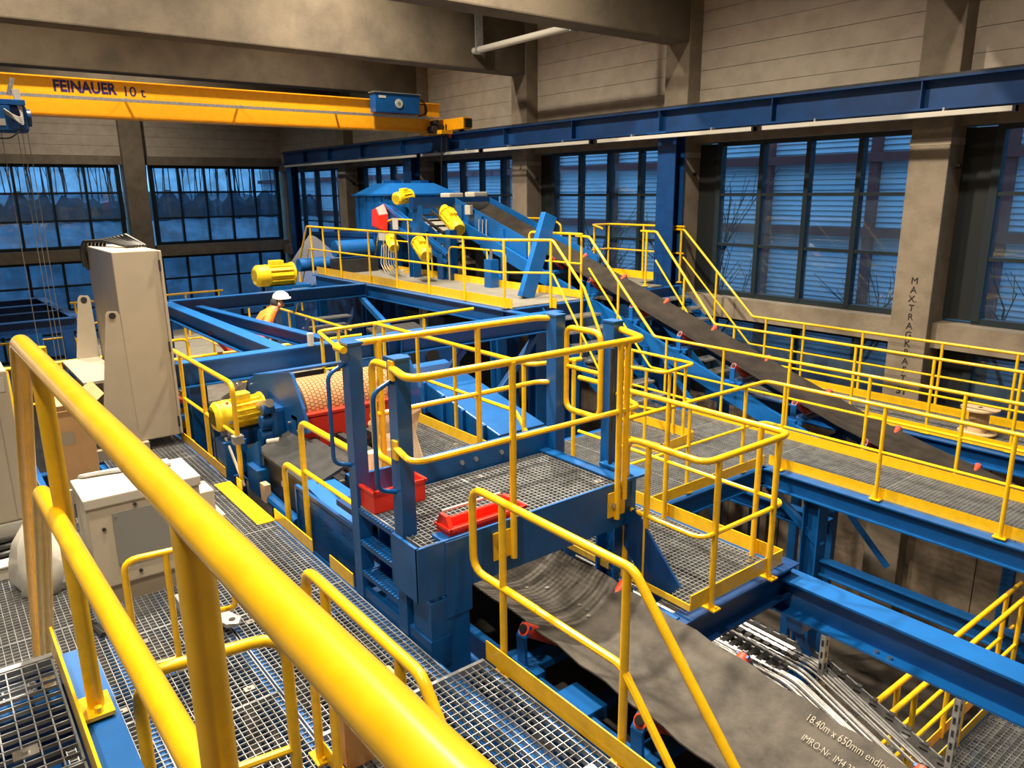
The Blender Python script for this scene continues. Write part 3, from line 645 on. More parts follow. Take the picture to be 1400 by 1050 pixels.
# --- walkway behind the tower, beside the screen
t = thing('machine_walkway', 'steel grating walkway behind the service platform beside the blue machine', 'walkway')
for a, b in ((-9.0,-7.9),(-7.89,-6.75),(-6.74,-5.6)): grating(t, a, b, 3.55, 4.66, LA, pitch=0.042)
for y in (3.53, 4.68): MB().channel((-9.0, y, LA-0.035), (-5.6, y, LA-0.035), 0.2, 0.08, 1 if y < 4 else -1).build('edge_beam', 'blue', t)
for x in (-8.9, -5.7):
    for y in (3.6, 4.6): MB().box(x-0.06, x+0.06, y-0.06, y+0.06, FLOOR, LA-0.2).build('leg', 'blue', t)
zt = LA+1.1
px_ = [SY(u, v, 4.72).x for u, v in ((524,446),(570,458),(621,472),(716,500))]
railing('yellow railing on the walkway between machine and upper platform stair', [[(-9.05,4.72,LA),(-9.05,4.72,zt),(-5.75,4.72,zt),(-5.62,5.3,zt)]],
        [(x,4.72,LA,zt) for x in px_]+[(-5.62,5.2,LA,zt)], [[(-9.05,4.72,zt-0.54),(-6.0,4.72,zt-0.54),(-5.8,4.72,zt-0.74),(-5.8,4.72,LA)]],
        [((-9.0,4.67,LA),(-5.65,4.67,LA),0.12)], n=12, rm=0.022)
# --- B level: walkways either side of the inclined conveyor
t = thing('near_conveyor_walkway', 'grating walkway on blue beams along the near side of the inclined belt', 'walkway')
for k in range(6): grating(t, -8.3+k*1.48, -6.83+k*1.48, 8.26, 9.36, LB, pitch=0.045, clip=False)
for k in range(2): grating(t, -7.6+k*1.16, -6.46+k*1.16, 6.9, 8.24, LB, pitch=0.045, clip=False); grating(t, -7.6+k*1.16, -6.46+k*1.16, 5.55, 6.89, LB, pitch=0.045, clip=False)
MB().ibeam((-5.25, 8.20, LB-0.02), (1.2, 8.20, LB-0.02), 0.24, 0.16).build('edge_beam', 'blue', t)
MB().ibeam((-8.3, 9.42, LB-0.02), (1.2, 9.42, LB-0.02), 0.24, 0.16).build('edge_beam', 'blue', t)
MB().ibeam((-5.28, 5.45, LB-0.02), (-5.28, 8.20, LB-0.02), 0.24, 0.16).build('edge_beam', 'blue', t)
MB().ibeam((-7.65, 5.45, LB-0.02), (-7.65, 8.2, LB-0.02), 0.24, 0.16).build('edge_beam', 'blue', t)
for x in (-4.42, 0.6): 
    MB().ibeam((x, 8.28, FLOOR), (x, 8.28, LB-0.26), 0.22, 0.22, 0.02, 0.014, up=(1,0,0)).build('leg', 'blue', t)
MB().bar((-4.42, 8.28, LB-0.85), (-5.2, 8.28, LB-0.30), 0.08, 0.08).build('brace', 'blue', t)
MB().ibeam((-8, 8.6, LB-0.62), (-4.5, 8.6, LB-0.62), 0.2, 0.14).build('lower_beam', 'blue', t)
MB().ibeam((-4.4, 8.3, LB-1.02), (1.2, 8.3, LB-1.02), 0.2, 0.14).build('lower_beam', 'blue', t)
MB().prism([(-2.35, 8.2, LB-0.26), (-1.2, 8.2, LB-0.26), (-1.2, 8.2, LB-0.62)], (0, 0.02, 0)).build('gusset', 'blue_dark', t)
MB().bar((-5.28, 6.9, LB-0.26), (-5.28, 6.2, LB-1.2), 0.07, 0.07).build('brace', 'blue', t)
for (x, y) in ((-5.28, 5.6), (-7.65, 5.6), (-7.65, 8.2)): MB().box(x-0.08, x+0.08, y-0.08, y+0.08, FLOOR, LB-0.26).build('leg', 'blue', t)
zt = LB+1.10
railing('yellow railing at the near edge of the walkway before the inclined belt', [[(1.2,8.20,zt),(-5.30,8.20,zt),(-5.30,5.5,zt)]],
        [(x,8.20,LB,zt) for x in (-5.03,-3.79,-2.51,-1.2,0.1)]+[(-5.30,y,LB,zt) for y in (7.78,6.72,5.7)],
        [[(1.2,8.20,zt-0.53),(-5.30,8.20,zt-0.53),(-5.30,5.5,zt-0.53)]], [((-5.22,8.26,LB),(1.2,8.26,LB),0.13),((-5.25,5.5,LB),(-5.25,8.2,LB),0.13)])
railing('yellow railing at the far edge of the walkway against the inclined belt', [[(-10.30,9.55,-0.80),(-9.85,9.45,-0.80),(-8.24,9.42,zt),(1.2,9.42,zt)]],
        [(x,9.42,LB,zt) for x in (-7.97,-6.85,-5.74,-4.59,-3.45,-2.3,-1.1)]+[(-9.1,9.44,-2.6,-1.53),(-10.1,9.5,LC,-0.80)],
        [[(-9.85,9.45,-1.35),(-8.30,9.42,zt-0.53),(1.2,9.42,zt-0.53)]], [((-7.4,9.36,LB),(1.2,9.36,LB),0.13)])
railing('small yellow railing round the hatch on the near conveyor walkway', [[(-7.9,8.33,zt),(-6.52,8.30,zt),(-6.42,7.58,zt),(-7.05,7.46,zt),(-7.30,7.7,zt)]],
        [(-7.7,8.32,LB,zt),(-6.85,8.31,LB,zt),(-6.50,8.1,LB,zt),(-6.46,7.72,LB,zt),(-6.7,7.53,LB,zt),(-7.0,7.47,LB,zt)], [[(-7.9,8.33,zt-0.53),(-6.52,8.30,zt-0.53),(-6.42,7.58,zt-0.53),(-7.05,7.46,zt-0.53)]],
        [((-7.9,8.36,LB),(-6.5,8.32,LB),0.13),((-6.46,8.3,LB),(-6.38,7.55,LB),0.13),((-6.4,7.52,LB),(-7.1,7.42,LB),0.13)], feet=False)
t = thing('far_conveyor_walkway', 'grating walkway along the window wall behind the inclined belt', 'walkway')
for k in range(6): grating(t, -8.3+k*1.48, -6.83+k*1.48, 11.12, 12.26, LB, pitch=0.05, clip=False)
for y in (11.06, 12.32): MB().ibeam((-8.4, y, LB-0.02), (1.2, y, LB-0.02), 0.24, 0.16).build('edge_beam', 'blue', t)
for x in (-8.0, -2.2):
    for y in (11.06, 12.3): MB().box(x-0.08, x+0.08, y-0.08, y+0.08, FLOOR, LB-0.26).build('leg', 'blue', t)
railing('yellow railing between the inclined belt and the window side walkway', [[(-10.55,11.55,-0.80),(-10.1,11.5,-0.80),(-8.32,11.12,zt),(1.2,11.12,zt)]],
        [(x,11.12,LB,zt) for x in (-7.9,-6.77,-5.69,-4.54,-3.45,-2.3)]+[(-10.35,11.5,LC,-0.8),(-9.2,11.3,-2.7,-1.6)],
        [[(-10.1,11.5,-1.35),(-8.36,11.12,zt-0.53),(1.2,11.12,zt-0.53)]], [((-6.6,11.10,LB),(1.2,11.10,LB),0.13)])
railing('yellow railing of the walkway nearest to the windows', [[(-10.6,12.45,-0.80),(-10.2,12.45,-0.80),(-8.38,12.34,zt),(1.2,12.34,zt)]],
        [(x,12.34,LB,zt) for x in (-8.08,-7.3,-6.22,-4.95,-3.91,-2.6)]+[(-10.27,12.45,LC,-0.8),(-9.3,12.40,-2.65,-1.55)],
        [[(-10.2,12.45,-1.35),(-8.42,12.34,zt-0.53),(1.2,12.34,zt-0.53)]], [((-8.0,12.30,LB),(1.2,12.30,LB),0.13)])
# --- C level: upper platform in front of the screening machine, far platform, stairs
t = thing('upper_platform', 'upper platform of pale boards on blue beams before the screening machine', 'platform')
for k in range(6):
    x0 = -17.3+k*1.24
    MB().box(x0, x0+1.23, 7.60, 8.42, LC-0.03, LC).build('deck_plate', 'deck', t); MB().box(x0, x0+1.23, 8.43, 9.28, LC-0.03, LC).build('deck_plate', 'deck', t)
MB().ibeam((-17.3, 7.55, LC-0.02), (-9.1, 7.55, LC-0.02), 0.26, 0.16).build('edge_beam', 'blue', t)
MB().ibeam((-17.3, 9.34, LC-0.02), (-9.9, 9.34, LC-0.02), 0.26, 0.16).build('edge_beam', 'blue', t)
MB().ibeam((-9.85, 7.5, LC-0.02), (-9.85, 9.4, LC-0.02), 0.26, 0.16).build('edge_beam', 'blue', t)
for x in (-17.1, -14.7, -10.0):
    for y in (7.6, 9.3): MB().ibeam((x, y, FLOOR), (x, y, LC-0.28), 0.2, 0.2, 0.02, 0.014, up=(1,0,0)).build('leg', 'blue', t)
for k in range(4): MB().box(-16.9+k*1.7, -16.9+k*1.7+0.02, 9.30, 9.32, LC-0.2, LC+0.12).build('bracket', 'yellow', t)
zt = LC+1.10
pt = [SY(u, v, 7.6).x for u, v in ((424,310),(441,313),(463,314),(503,316),(540,320),(584,323),(633,327))]
railing('yellow railing along the near edge of the upper platform', [[(-19.0,7.6,-2.6),(-17.75,7.6,zt),(-11.6,7.6,zt),(-10.1,7.62,zt),(-9.4,8.2,zt),(-8.7,8.25,-1.5),(-8.25,8.25,-2.30)]],
        [(x,7.6,LC,zt) for x in pt]+[(-9.95,7.62,LC,zt),(-9.42,8.18,LC,zt),(-8.75,8.25,-2.6,-1.48),(-18.4,7.6,-2.9,-1.8)],
        [[(-18.9,7.6,-3.1),(-17.7,7.6,zt-0.53),(-10.1,7.62,zt-0.53),(-9.4,8.2,zt-0.53),(-8.3,8.25,-2.80)]], [((-17.4,7.63,LC),(-9.75,7.63,LC),0.16),((-9.42,8.2,LC),(-9.3,8.2,LC),0.16)], feet=False)
railing('low yellow hoop rail behind the upper platform walkway, left of the yellow motor', [[(-15.4,9.15,LC),(-15.4,9.15,-1.15),(-14.6,9.15,-1.15),(-14.6,9.15,LC)]], [], (), [((-17.2,9.25,LC),(-14.5,9.25,LC),0.14)], feet=False, fillet=0.15, r=0.02)
railing('low yellow hoop rail behind the upper platform walkway, right of the yellow motor', [[(-13.9,9.15,LC),(-13.9,9.15,-1.15),(-11.9,9.15,-1.15),(-11.9,9.15,LC)]], [(-13.3,9.15,LC,-1.15),(-12.5,9.15,LC,-1.15)], (), [((-14.0,9.25,LC),(-11.0,9.25,LC),0.14)], feet=False, fillet=0.15, r=0.02)
railing('yellow railing across the conveyor end of the upper platform', [[(-11.4,9.35,LC),(-11.4,9.35,-0.76),(-10.0,9.42,-0.76)]], [(-10.3,9.4,LC,-0.76)], [[(-11.4,9.35,-1.28),(-10.0,9.42,-1.28)]], [((-11.4,9.3,LC),(-9.9,9.35,LC),0.14)], feet=False)
railing('yellow railing with rounded end at the far left of the upper platform', [[(-17.6,9.1,-2.3),(-16.8,9.1,-0.75),(-16.2,9.1,-0.62),(-15.3,9.1,-0.62),(-14.9,9.1,-0.85)]], [(-16.7,9.1,LC,-0.72),(-15.5,9.1,LC,-0.62)],
        [[(-16.8,9.1,-1.3),(-16.3,9.1,-1.12),(-14.9,9.1,-1.12)]], (), feet=False, r=0.022)
stair('steel stair from the upper platform down to the near conveyor walkway', -9.80, LC-0.02, -7.75, LB, 8.30, 9.36, 7)
t = thing('far_upper_platform', 'small upper platform by the window wall behind the inclined belt', 'platform')
MB().box(-12.5, -11.70, 11.5, 12.5, LC-0.03, LC).build('deck_plate', 'deck', t); MB().box(-11.69, -10.88, 11.5, 12.5, LC-0.03, LC).build('deck_plate', 'deck', t); MB().box(-10.87, -10.2, 11.5, 11.86, LC-0.03, LC).build('deck_plate', 'deck', t)
MB().ibeam((-12.5, 11.45, LC-0.02), (-10.2, 11.45, LC-0.02), 0.24, 0.14).build('edge_beam', 'blue', t)
MB().ibeam((-10.2, 11.4, LC-0.04), (-10.2, 12.5, LC-0.04), 0.24, 0.14).build('edge_beam', 'blue', t)
for x in (-12.3, -10.3): MB().box(x-0.07, x+0.07, 11.4, 11.54, FLOOR, LC-0.26).build('leg', 'blue', t)
railing('yellow railing round the small upper platform by the window wall', [[(-11.6,11.5,-0.78),(-12.3,11.9,-0.74),(-12.3,12.45,-0.74),(-10.2,12.46,-0.74)]],
        [(-12.3,11.95,LC,-0.74),(-12.3,12.4,LC,-0.74),(-11.3,12.45,LC,-0.74)], [[(-12.3,11.9,-1.28),(-12.3,12.45,-1.28),(-10.2,12.46,-1.28)]],
        [((-12.3,12.48,LC),(-10.9,12.48,LC),0.16),((-12.3,11.9,LC),(-12.3,12.48,LC),0.16)], feet=False)
railing('yellow railing beyond the belt behind the leaning blue plate', [[(-15.6,11.5,-0.62),(-13.2,11.5,-0.62),(-12.9,11.5,-0.75),(-12.9,11.5,LC)]], [(-15.0,11.5,LC,-0.62),(-13.6,11.5,LC,-0.62)], [[(-15.6,11.5,-1.15),(-12.9,11.5,-1.15)]], (), feet=False)
stair('steel stair by the window wall behind the inclined belt', -10.15, LC-0.02, -8.2, LB, 11.2, 12.3, 7)
# --- blue beam rectangle left of the upper platform
t = thing('beam_frame', 'open rectangular frame of blue steel beams left of the upper platform', 'frame')
zb = LC-0.0
MB().ibeam((-14.7, 3.35, zb), (-14.7, 7.5, zb), 0.26, 0.2).build('beam', 'blue', t)
MB().ibeam((-14.8, 3.45, zb), (-9.2, 3.45, zb), 0.26, 0.2).build('beam', 'blue_light', t)
MB().ibeam((-9.1, 2.0, zb), (-9.1, 8.1, zb), 0.30, 0.2).build('beam', 'blue_light', t)
dA = SZ(272, 418, zb-0.05); dB = SZ(445, 462, zb-0.05)
MB().ibeam(dA, dB, 0.20, 0.14).build('diagonal_beam', 'blue', t)
for (x, y) in ((-14.7, 3.45), (-9.1, 2.4), (-9.1, 4.95), (-9.1, 7.7)): MB().ibeam((x, y, FLOOR), (x, y, zb-0.28), 0.2, 0.2, 0.02, 0.014, up=(1,0,0)).build('leg', 'blue', t)
for y in (4.9, 5.1): MB().box(-9.2, -9.0, y-0.006, y+0.006, zb-0.28, zb-0.02).build('stiffener', 'blue', t)
MB().bar((-9.1, 7.6, zb-0.35), (-9.1, 6.5, zb-1.5), 0.1, 0.08).build('brace', 'blue_light', t)
MB().bar((-14.7, 7.4, zb-0.3), (-12.4, 7.5, zb-1.4), 0.1, 0.1).build('brace', 'blue_light', t)
MB().bar((-9.1, 4.9, zb-1.5), (-9.1, 6.2, zb-0.4), 0.09, 0.07).build('brace', 'blue', t)
# yellow corner rail standing on that frame
zr = zb+0.16
railing('low yellow corner rail on the blue beam frame', [[(-9.05,6.35,zr+0.05),(-9.05,3.92,zr),(-7.6,3.60,zr-0.02)]], [(-9.05,5.5,zb,zr),(-9.05,4.2,zb,zr),(-8.9,3.90,LA,zr),(-7.95,3.66,LA,zr)], (), (), feet=False)
# --- frame far left
t = thing('far_beam_frame', 'dark blue beam frame at the far left by the back windows', 'frame')
zf = -2.55
A = SZ(55, 407, zf); B = SZ(104, 433, zf); 
for p, q in (((A.x, -3, zf), (A.x, A.y, zf)), ((B.x, -3, zf), (B.x, B.y, zf)), ((A.x, A.y, zf), (B.x, B.y, zf)), (((A.x*0.66+B.x*0.34), -3, zf), ((A.x*0.66+B.x*0.34), A.y*0.75+B.y*0.25, zf)), (((A.x*0.33+B.x*0.67), -3, zf), ((A.x*0.33+B.x*0.67), A.y*0.4+B.y*0.6, zf))):
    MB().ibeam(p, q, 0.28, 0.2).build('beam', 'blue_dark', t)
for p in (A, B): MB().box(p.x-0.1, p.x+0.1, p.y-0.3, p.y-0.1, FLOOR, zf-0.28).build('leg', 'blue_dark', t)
MB().box(B.x-0.15, B.x+0.15, B.y-1.0, B.y-0.7, FLOOR, zf-0.28).build('leg', 'blue', t)

a = SX(8, 505, -11.2); b = SX(150, 484, -11.2)
railing('yellow railing behind the stand of the white cabinet', [[(-11.2,a.y-1.5,a.z),(-11.2,b.y,a.z)]], [(-11.2,a.y,LA,a.z),(-11.2,(a.y+b.y)/2,LA,a.z)], [[(-11.2,a.y-1.5,a.z-0.5),(-11.2,b.y,a.z-0.5)]], (), feet=False)
a = SX(10, 470, -19.0); b = SX(104, 464, -19.0)
railing('distant yellow railing at the far left below the dark beam frame', [[(-19.0,a.y-2,a.z),(-19.0,b.y,a.z),(-19.0,b.y,a.z-1.0)]], [(-19.0,a.y,a.z-1.1,a.z),(-19.0,(a.y+b.y)/2,a.z-1.1,a.z)], [[(-19.0,a.y-2,a.z-0.5),(-19.0,b.y,a.z-0.5)]], (), feet=False)
tag(MB().box(-21.0,-18.9,-3.0,b.y+0.1,a.z-1.25,a.z-1.1).build('distant_deck', 'blue_dark'), 'dark deck carrying the distant yellow railing at the far left', 'platform')
# ================================================================== CONVEYORS
def prof(hw, tr): return lambda s: tr*(abs(s)/hw)**1.6 - tr
def belt_mesh(path, yc, hw, tr, sub=10, sag=0.0, th=0.012):
    zo = prof(hw, tr); pts = []
    for i in range(len(path)-1):
        for k in range(sub):
            f = k/sub; pts.append((path[i][0]+(path[i+1][0]-path[i][0])*f, path[i][1]+(path[i+1][1]-path[i][1])*f))
    pts.append(path[-1]); rings = []
    ss = [-hw+2*hw*i/14 for i in range(15)]
    for n, (x, z) in enumerate(pts):
        wob = sag*math.sin(n*1.7)
        up = [Vector((x, yc+s, z+zo(s)+(wob if abs(s) > hw*0.8 else 0))) for s in ss]
        lo = [p-Vector((0,0,th)) for p in reversed(up)]
        rings.append(up+lo)
    return MB().loft(rings)
def zat(path, x):
    for (a, b) in zip(path, path[1:]):
        if min(a[0],b[0]) <= x <= max(a[0],b[0]): return a[1]+(b[1]-a[1])*(x-a[0])/(b[0]-a[0])
    return path[-1][1]
def idler(t, x, yc, z, hw, tr, arm=0.30):
    # base cross member, two bent arms, rollers (red end caps)
    b = MB().bar((x, yc-hw-0.14, z-tr-0.16), (x, yc+hw+0.14, z-tr-0.16), 0.16, 0.05).build('idler_base', 'blue_light', t)
    for s in (-1, 1):
        y = yc+s*(hw+0.05)
        a = MB(); a.bar((x, y+s*0.02, z-tr-0.14), (x, y+s*0.03, z-0.06), 0.085, 0.02, up=(0,1,0)); a.bar((x, y+s*0.03, z-0.06), (x, y-s*0.02, z+0.015), 0.085, 0.02, up=(0,1,0))
        a.box(x-0.16, x+0.16, y-0.04, y+0.04, z-tr-0.19, z-tr-0.13)
        o = a.build('idler_arm', 'blue_light', t)
        ra = Vector((x, yc+s*hw*1.14, z-0.008)); rb = Vector((x, yc+s*hw*0.40, z-tr*0.8-0.115))
        MB().cyl(ra, rb, 0.045, 14).build('roller', 'roller_red', o, True)
        MB().cyl(ra, ra+(ra-rb).normalized()*0.016, 0.030, 12).build('end_cap', 'black', o, True)
    MB().cyl((x, yc-hw*0.36, z-tr-0.07), (x, yc+hw*0.36, z-tr-0.07), 0.045, 12).build('roller', 'roller_red', b, True)
# --- lower belt
lp = [(-7.2,-2.70),(-5.2,-2.72),(-3.5,-2.755),(-2.4,-2.83),(-1.3,-2.92),(1.6,-3.157)]; lyc, lhw, ltr = 3.225, 0.42, 0.125
t = thing('lower_conveyor', 'wide dark rubber belt conveyor running to the bottom right corner', 'conveyor')
bl = belt_mesh(lp, lyc, lhw, ltr, sag=0.012).build('belt', 'belt', t, True)
ret = MB().loft([[Vector((x, lyc-lhw, zat(lp,x)-0.52)), Vector((x, lyc+lhw, zat(lp,x)-0.52)), Vector((x, lyc+lhw, zat(lp,x)-0.535)), Vector((x, lyc-lhw, zat(lp,x)-0.535))] for x in (-7.2,-3.5,-1.3,1.5)]); ret.build('return_belt', 'belt', t)
for y, s in ((2.70, 1), (3.75, -1)):
    MB().channel((-7.2, y, -3.02), (-2.4, y, -3.05), 0.16, 0.06, -s).channel((-2.4, y, -3.05), (1.6, y, -3.38), 0.16, 0.06, -s).build('stringer', 'blue', t)
for x in (-5.6, -4.55, -3.42, -2.40, -1.30, -0.2): idler(t, x, lyc, zat(lp, x)+0.0, lhw, ltr)
for x in (-3.0, -1.9, -0.8): MB().bar((x, 2.55, -3.22), (x, 3.85, -3.22), 0.09, 0.07).build('cross_member', 'blue', t)
for x in (-2.92, -1.85): MB().box(x-0.14, x+0.14, 2.62, 2.88, -3.12, -3.02).build('cover_box', 'blue_light', t, bevel=0.008)
MB().tube([(-4.2, 2.58, -3.10), (-2.6, 2.58, -3.14), (0.8, 2.58, -3.5)], 0.03, 10).build('guide_pipe', 'blue_light', t, True)
for x in (-5.4, -2.9, 0.6):
    for y in (2.72, 3.73): MB().box(x-0.05, x+0.05, y-0.04, y+0.04, FLOOR, -3.2).build('leg', 'blue', t)
for k, (u, v) in enumerate(((792,833),(803,839),(805,846),(748,810),(720,808))):
    p = SZ(u, v, zat(lp, -2.9)-0.10); zz = zat(lp, p.x)+prof(lhw, ltr)(p.y-lyc)
    MB().cyl((p.x, p.y, zz-0.003), (p.x, p.y, zz+0.008), 0.017, 12).build('washer', 'steel', bl)
sl = Vector((1.0, 0, -0.082)).normalized()
for (u, v, s, txt, wd) in ((1100, 985, 0.070, '18.40m x 650mm endlos', SZ(1212,1049,-3.03).x-SZ(1100,985,-3.0).x), (1094, 1012, 0.062, 'IMRO-Nr. IM4.22', SZ(1172,1052,-3.03).x-SZ(1094,1012,-3.0).x)):
    p = SZ(u, v, -3.0)
    for _ in range(6): p = SZ(u, v, zat(lp, p.x)+prof(lhw, ltr)(p.y-lyc)+0.004)
    tilt = (prof(lhw, ltr)(p.y+0.09-lyc)-prof(lhw, ltr)(p.y-lyc))/0.09
    text(txt, s, p+Vector((0,0,0.009)), sl, (0, 1, tilt), 'belt_text', bl, extrude=0.0012, bold=-0.0008, width=wd)
# --- inclined belt
ip = [(-14.47,-0.235),(-14.45,-0.24),(-9.8,-1.70),(-5.2,-3.20),(-4.3,-3.44),(-2.5,-3.84),(1.2,-4.3)]; iyc, ihw, itr = 10.2, 0.42, 0.13
t = thing('inclined_conveyor', 'long inclined rubber belt conveyor climbing to the screening machine', 'conveyor')
belt_mesh(ip, iyc, ihw, itr).build('belt', 'belt_dark', t, True)
for y in (9.66, 10.74):
    b = MB()
    for a, c in zip(ip[1:], ip[2:]): b.bar((a[0], y, a[1]-0.42), (c[0], y, c[1]-0.42), 0.06, 0.26)
    b.build('side_frame', 'blue_light', t)
MB().prism([(-14.3,9.85,-0.75),(-11.2,9.85,-1.72),(-11.2,9.85,LC-0.1),(-14.3,9.85,LC-0.1)], (0,0.7,0)).build('black_infill', 'black', t)  # solid black block filling the dark area under the belt
MB().cyl((-14.47,9.78,-0.42),(-14.47,10.62,-0.42),0.19,20).build('head_pulley', 'dark_steel', t, True)
x = -11.2
while x < 0.8: idler(t, x, iyc, zat(ip, x)+0.01, ihw, itr); x += 1.08
for y, x0, x1 in ((9.72, -14.46, -11.45), (10.68, -14.46, -10.9)):
    za, zc = zat(ip, x0), zat(ip, x1)
    MB().prism([(x0, y, za+0.10), (x1, y, zc+0.10), (x1, y, zc-0.45), (x0, y, za-0.45)], (0, 0.02, 0)).build('skirt_board', 'blue_light', t)
    for k in range(4): xx = x0+0.3+k*0.75; MB().box(xx-0.02, xx+0.02, y-0.05 if y < 10 else y+0.02, y if y < 10 else y+0.07, zat(ip,xx)-0.42, zat(ip,xx)+0.05).build('rib', 'blue_light', t)
MB().bar((-10.6, 8.60, LC+0.0), (-10.6, 9.16, -0.42), 0.30, 0.13, up=(1,0,0)).build('leaning_plate', 'blue_light', t, bevel=0.012)
for x in (-12.6, -8.6, -5.6, -2.8):
    z = zat(ip, x)-0.5
    for y in (9.66, 10.74): MB().box(x-0.06, x+0.06, y-0.05, y+0.05, FLOOR, z).build('leg', 'blue', t)
    MB().bar((x, 9.66, z-0.1), (x, 10.74, z-0.1), 0.08, 0.08).build('cross_tie', 'blue', t)
for k in range(4): MB().bar((-13.4+k*2.6, 9.66, zat(ip,-13.4+k*2.6)-0.55), (-12.0+k*2.6, 9.66, zat(ip,-12.0+k*2.6)-1.5), 0.06, 0.06).build('brace', 'blue_light', t)
# ================================================================== SCREENING MACHINE
def motor(t, p, axis, r=0.15, l=0.5, name='motor', fins=12, box=True, m='yellow_motor'):
    # finned motor with fan cover, flange and terminal box; p is the flange end
    p = Vector(p); a = Vector(axis).normalized(); q = p+a*l
    b = MB().lathe(p, q, [(0,r*1.12),(0.05,r*1.12),(0.051,r*0.86),(0.66,r*0.86),(0.661,r*1.0),(0.70,r*1.02),(0.93,r*1.0),(1,r*0.78)], 20)
    o = b.build(name, m, t, True)
    _, _, d, sd, u = b.frame(p, q); f = MB()
    for k in range(fins):
        an = 2*math.pi*k/fins; n = sd*math.cos(an)+u*math.sin(an)
        f.bar(p+a*l*0.06+n*r*0.92, p+a*l*0.64+n*r*0.92, 0.012, r*0.20, up=n)
    tag(f.build('cooling_fins', m, o), kind='stuff')
    g = MB()
    for k in range(6): g.bar(q+a*0.003+sd*(-0.7+0.28*k)*r*0.8-u*r*0.5, q+a*0.003+sd*(-0.7+0.28*k)*r*0.8+u*r*0.5, 0.006, 0.006, up=a)
    tag(g.build('fan_grille', 'dark_steel', o), kind='stuff')
    if box:
        n = Vector((0,0,1)); c = p+a*l*0.42+n*r*1.1
        MB().bar(c-a*l*0.16, c+a*l*0.16, r*0.95, r*0.5, up=n).build('terminal_box', m, o, bevel=0.008)
    return o
t = thing('screening_machine', 'blue vibrating screen with hood and yellow motors on the upper level', 'machine')
# hood
hx0, hx1, hy0, hy1 = -18.3, -16.75, 9.20, 11.35
MB().box(hx0, hx1, hy0, hy1, -1.75, -0.06).build('hood_body', 'blue_light', t)
MB().box(hx0-0.06, hx1+0.06, hy0-0.06, hy1+0.06, -0.08, -0.04).build('hood_rim', 'blue_light', t)
MB().loft([[Vector(p) for p in ((hx0,hy0,-0.04),(hx1,hy0,-0.04),(hx1,hy1,-0.04),(hx0,hy1,-0.04))], [Vector(p) for p in ((hx0+.35,hy0+.42,0.22),(hx1-.35,hy0+.42,0.22),(hx1-.35,hy1-.5,0.22),(hx0+.35,hy1-.5,0.22))]]).build('hood_roof', 'blue_light', t)
for y in (9.9, 10.7): MB().box(-17.8, -17.3, y-0.12, y+0.12, 0.22, 0.29).build('lifting_bracket', 'blue_light', t)
for k in range(7): MB().box(hx1, hx1+0.02, hy0+0.05+k*0.33, hy0+0.08+k*0.33, -1.7, -0.1).build('rib', 'blue', t)
for k in range(4): MB().box(hx0+0.2+k*0.4, hx0+0.23+k*0.4, hy0-0.03, hy0, -1.7, -0.1).build('rib', 'blue', t)
MB().box(hx1-0.6, hx1-0.2, hy0-0.05, hy0-0.03, -0.9, -0.4).build('hatch', 'blue', t)
# inclined screen box
for y in (9.15, 9.45, 10.95):
    MB().prism([(-17.0,y,-0.22),(-16.2,y,-0.34),(-13.9,y,-1.28),(-13.9,y,-1.55),(-16.6,y,-0.85),(-17.0,y,-0.75)], (0,0.03,0)).build('screen_side', 'blue_light' if y < 9.3 else 'blue', t)
MB().bar((-16.6, 9.13, -0.30), (-13.95, 9.13, -1.33), 0.05, 0.07).build('side_rail', 'blue_light', t)
MB().bar((-16.6, 9.13, -0.62), (-13.95, 9.13, -1.50), 0.05, 0.07).build('side_rail', 'blue_light', t)
MB().prism([(-16.6,9.2,-0.72),(-13.9,9.2,-1.56),(-13.9,9.2,-1.50),(-16.6,9.2,-0.66)], (0,1.75,0)).build('screen_deck', 'pale', t)
for k in range(7):
    x = -16.2+k*0.33; MB().bar((x, 9.2, -0.55-k*0.12), (x, 10.95, -0.55-k*0.12), 0.05, 0.05).build('screen_bar', 'dark_steel', t)
for k in range(3): MB().bar((-16.0, 9.6+k*0.45, -0.45), (-14.2, 9.6+k*0.45, -1.15), 0.05, 0.06).build('screen_bar', 'dark_steel', t)
MB().box(-15.0, -14.8, 8.85, 11.2, -0.36, -0.12).build('portal_beam', 'blue_dark', t)
for y in (9.0, 11.1): MB().prism([(-14.98,y-.06,-0.12),(-14.82,y-.06,-0.12),(-14.72,y-.06,-0.95),(-15.08,y-.06,-0.95)], (0,0.12,0)).build('portal_leg', 'blue', t)
MB().ibeam((-14.9,8.95,LC), (-14.9,8.95,-0.9), 0.2, 0.2, up=(1,0,0)).build('support_leg', 'blue', t)
for (x, y) in ((-16.4, 9.3), (-16.4, 10.9), (-13.9, 10.9), (-13.95, 9.25), (-17.9, 9.4), (-17.9, 11.2), (-17.0, 11.2)): MB().box(x-0.09, x+0.09, y-0.09, y+0.09, FLOOR, -0.8 if x > -14.5 else -0.7).build('support_leg', 'blue', t)
for (x, y) in ((-12.3, 9.1), (-14.2, 9.2)):
    MB().box(x-0.11, x+0.11, y-0.1, y+0.1, LC, -1.32).build('spring_stand', 'blue', t)
    MB().cyl((x, y, -1.32), (x, y, -1.12), 0.03, 10).build('spring_rod', 'steel', t, True)
motor(t, SY(560, 268, 9.55), (0.25,-0.75,-0.1), 0.15, 0.5)
m1 = SY(611, 293, 9.6); motor(t, m1, (0.86,-0.22,-0.36), 0.17, 0.85)
MB().cyl(m1-Vector((0.40,-0.12,-0.17)), m1, 0.13, 14).build('gearbox', 'yellow_motor', t, True)
motor(t, SY(572, 332, 8.75), (0.86,-0.25,-0.36), 0.15, 0.66); motor(t, SY(534, 326, 8.7), (0.8,-0.3,-0.36), 0.12, 0.5)
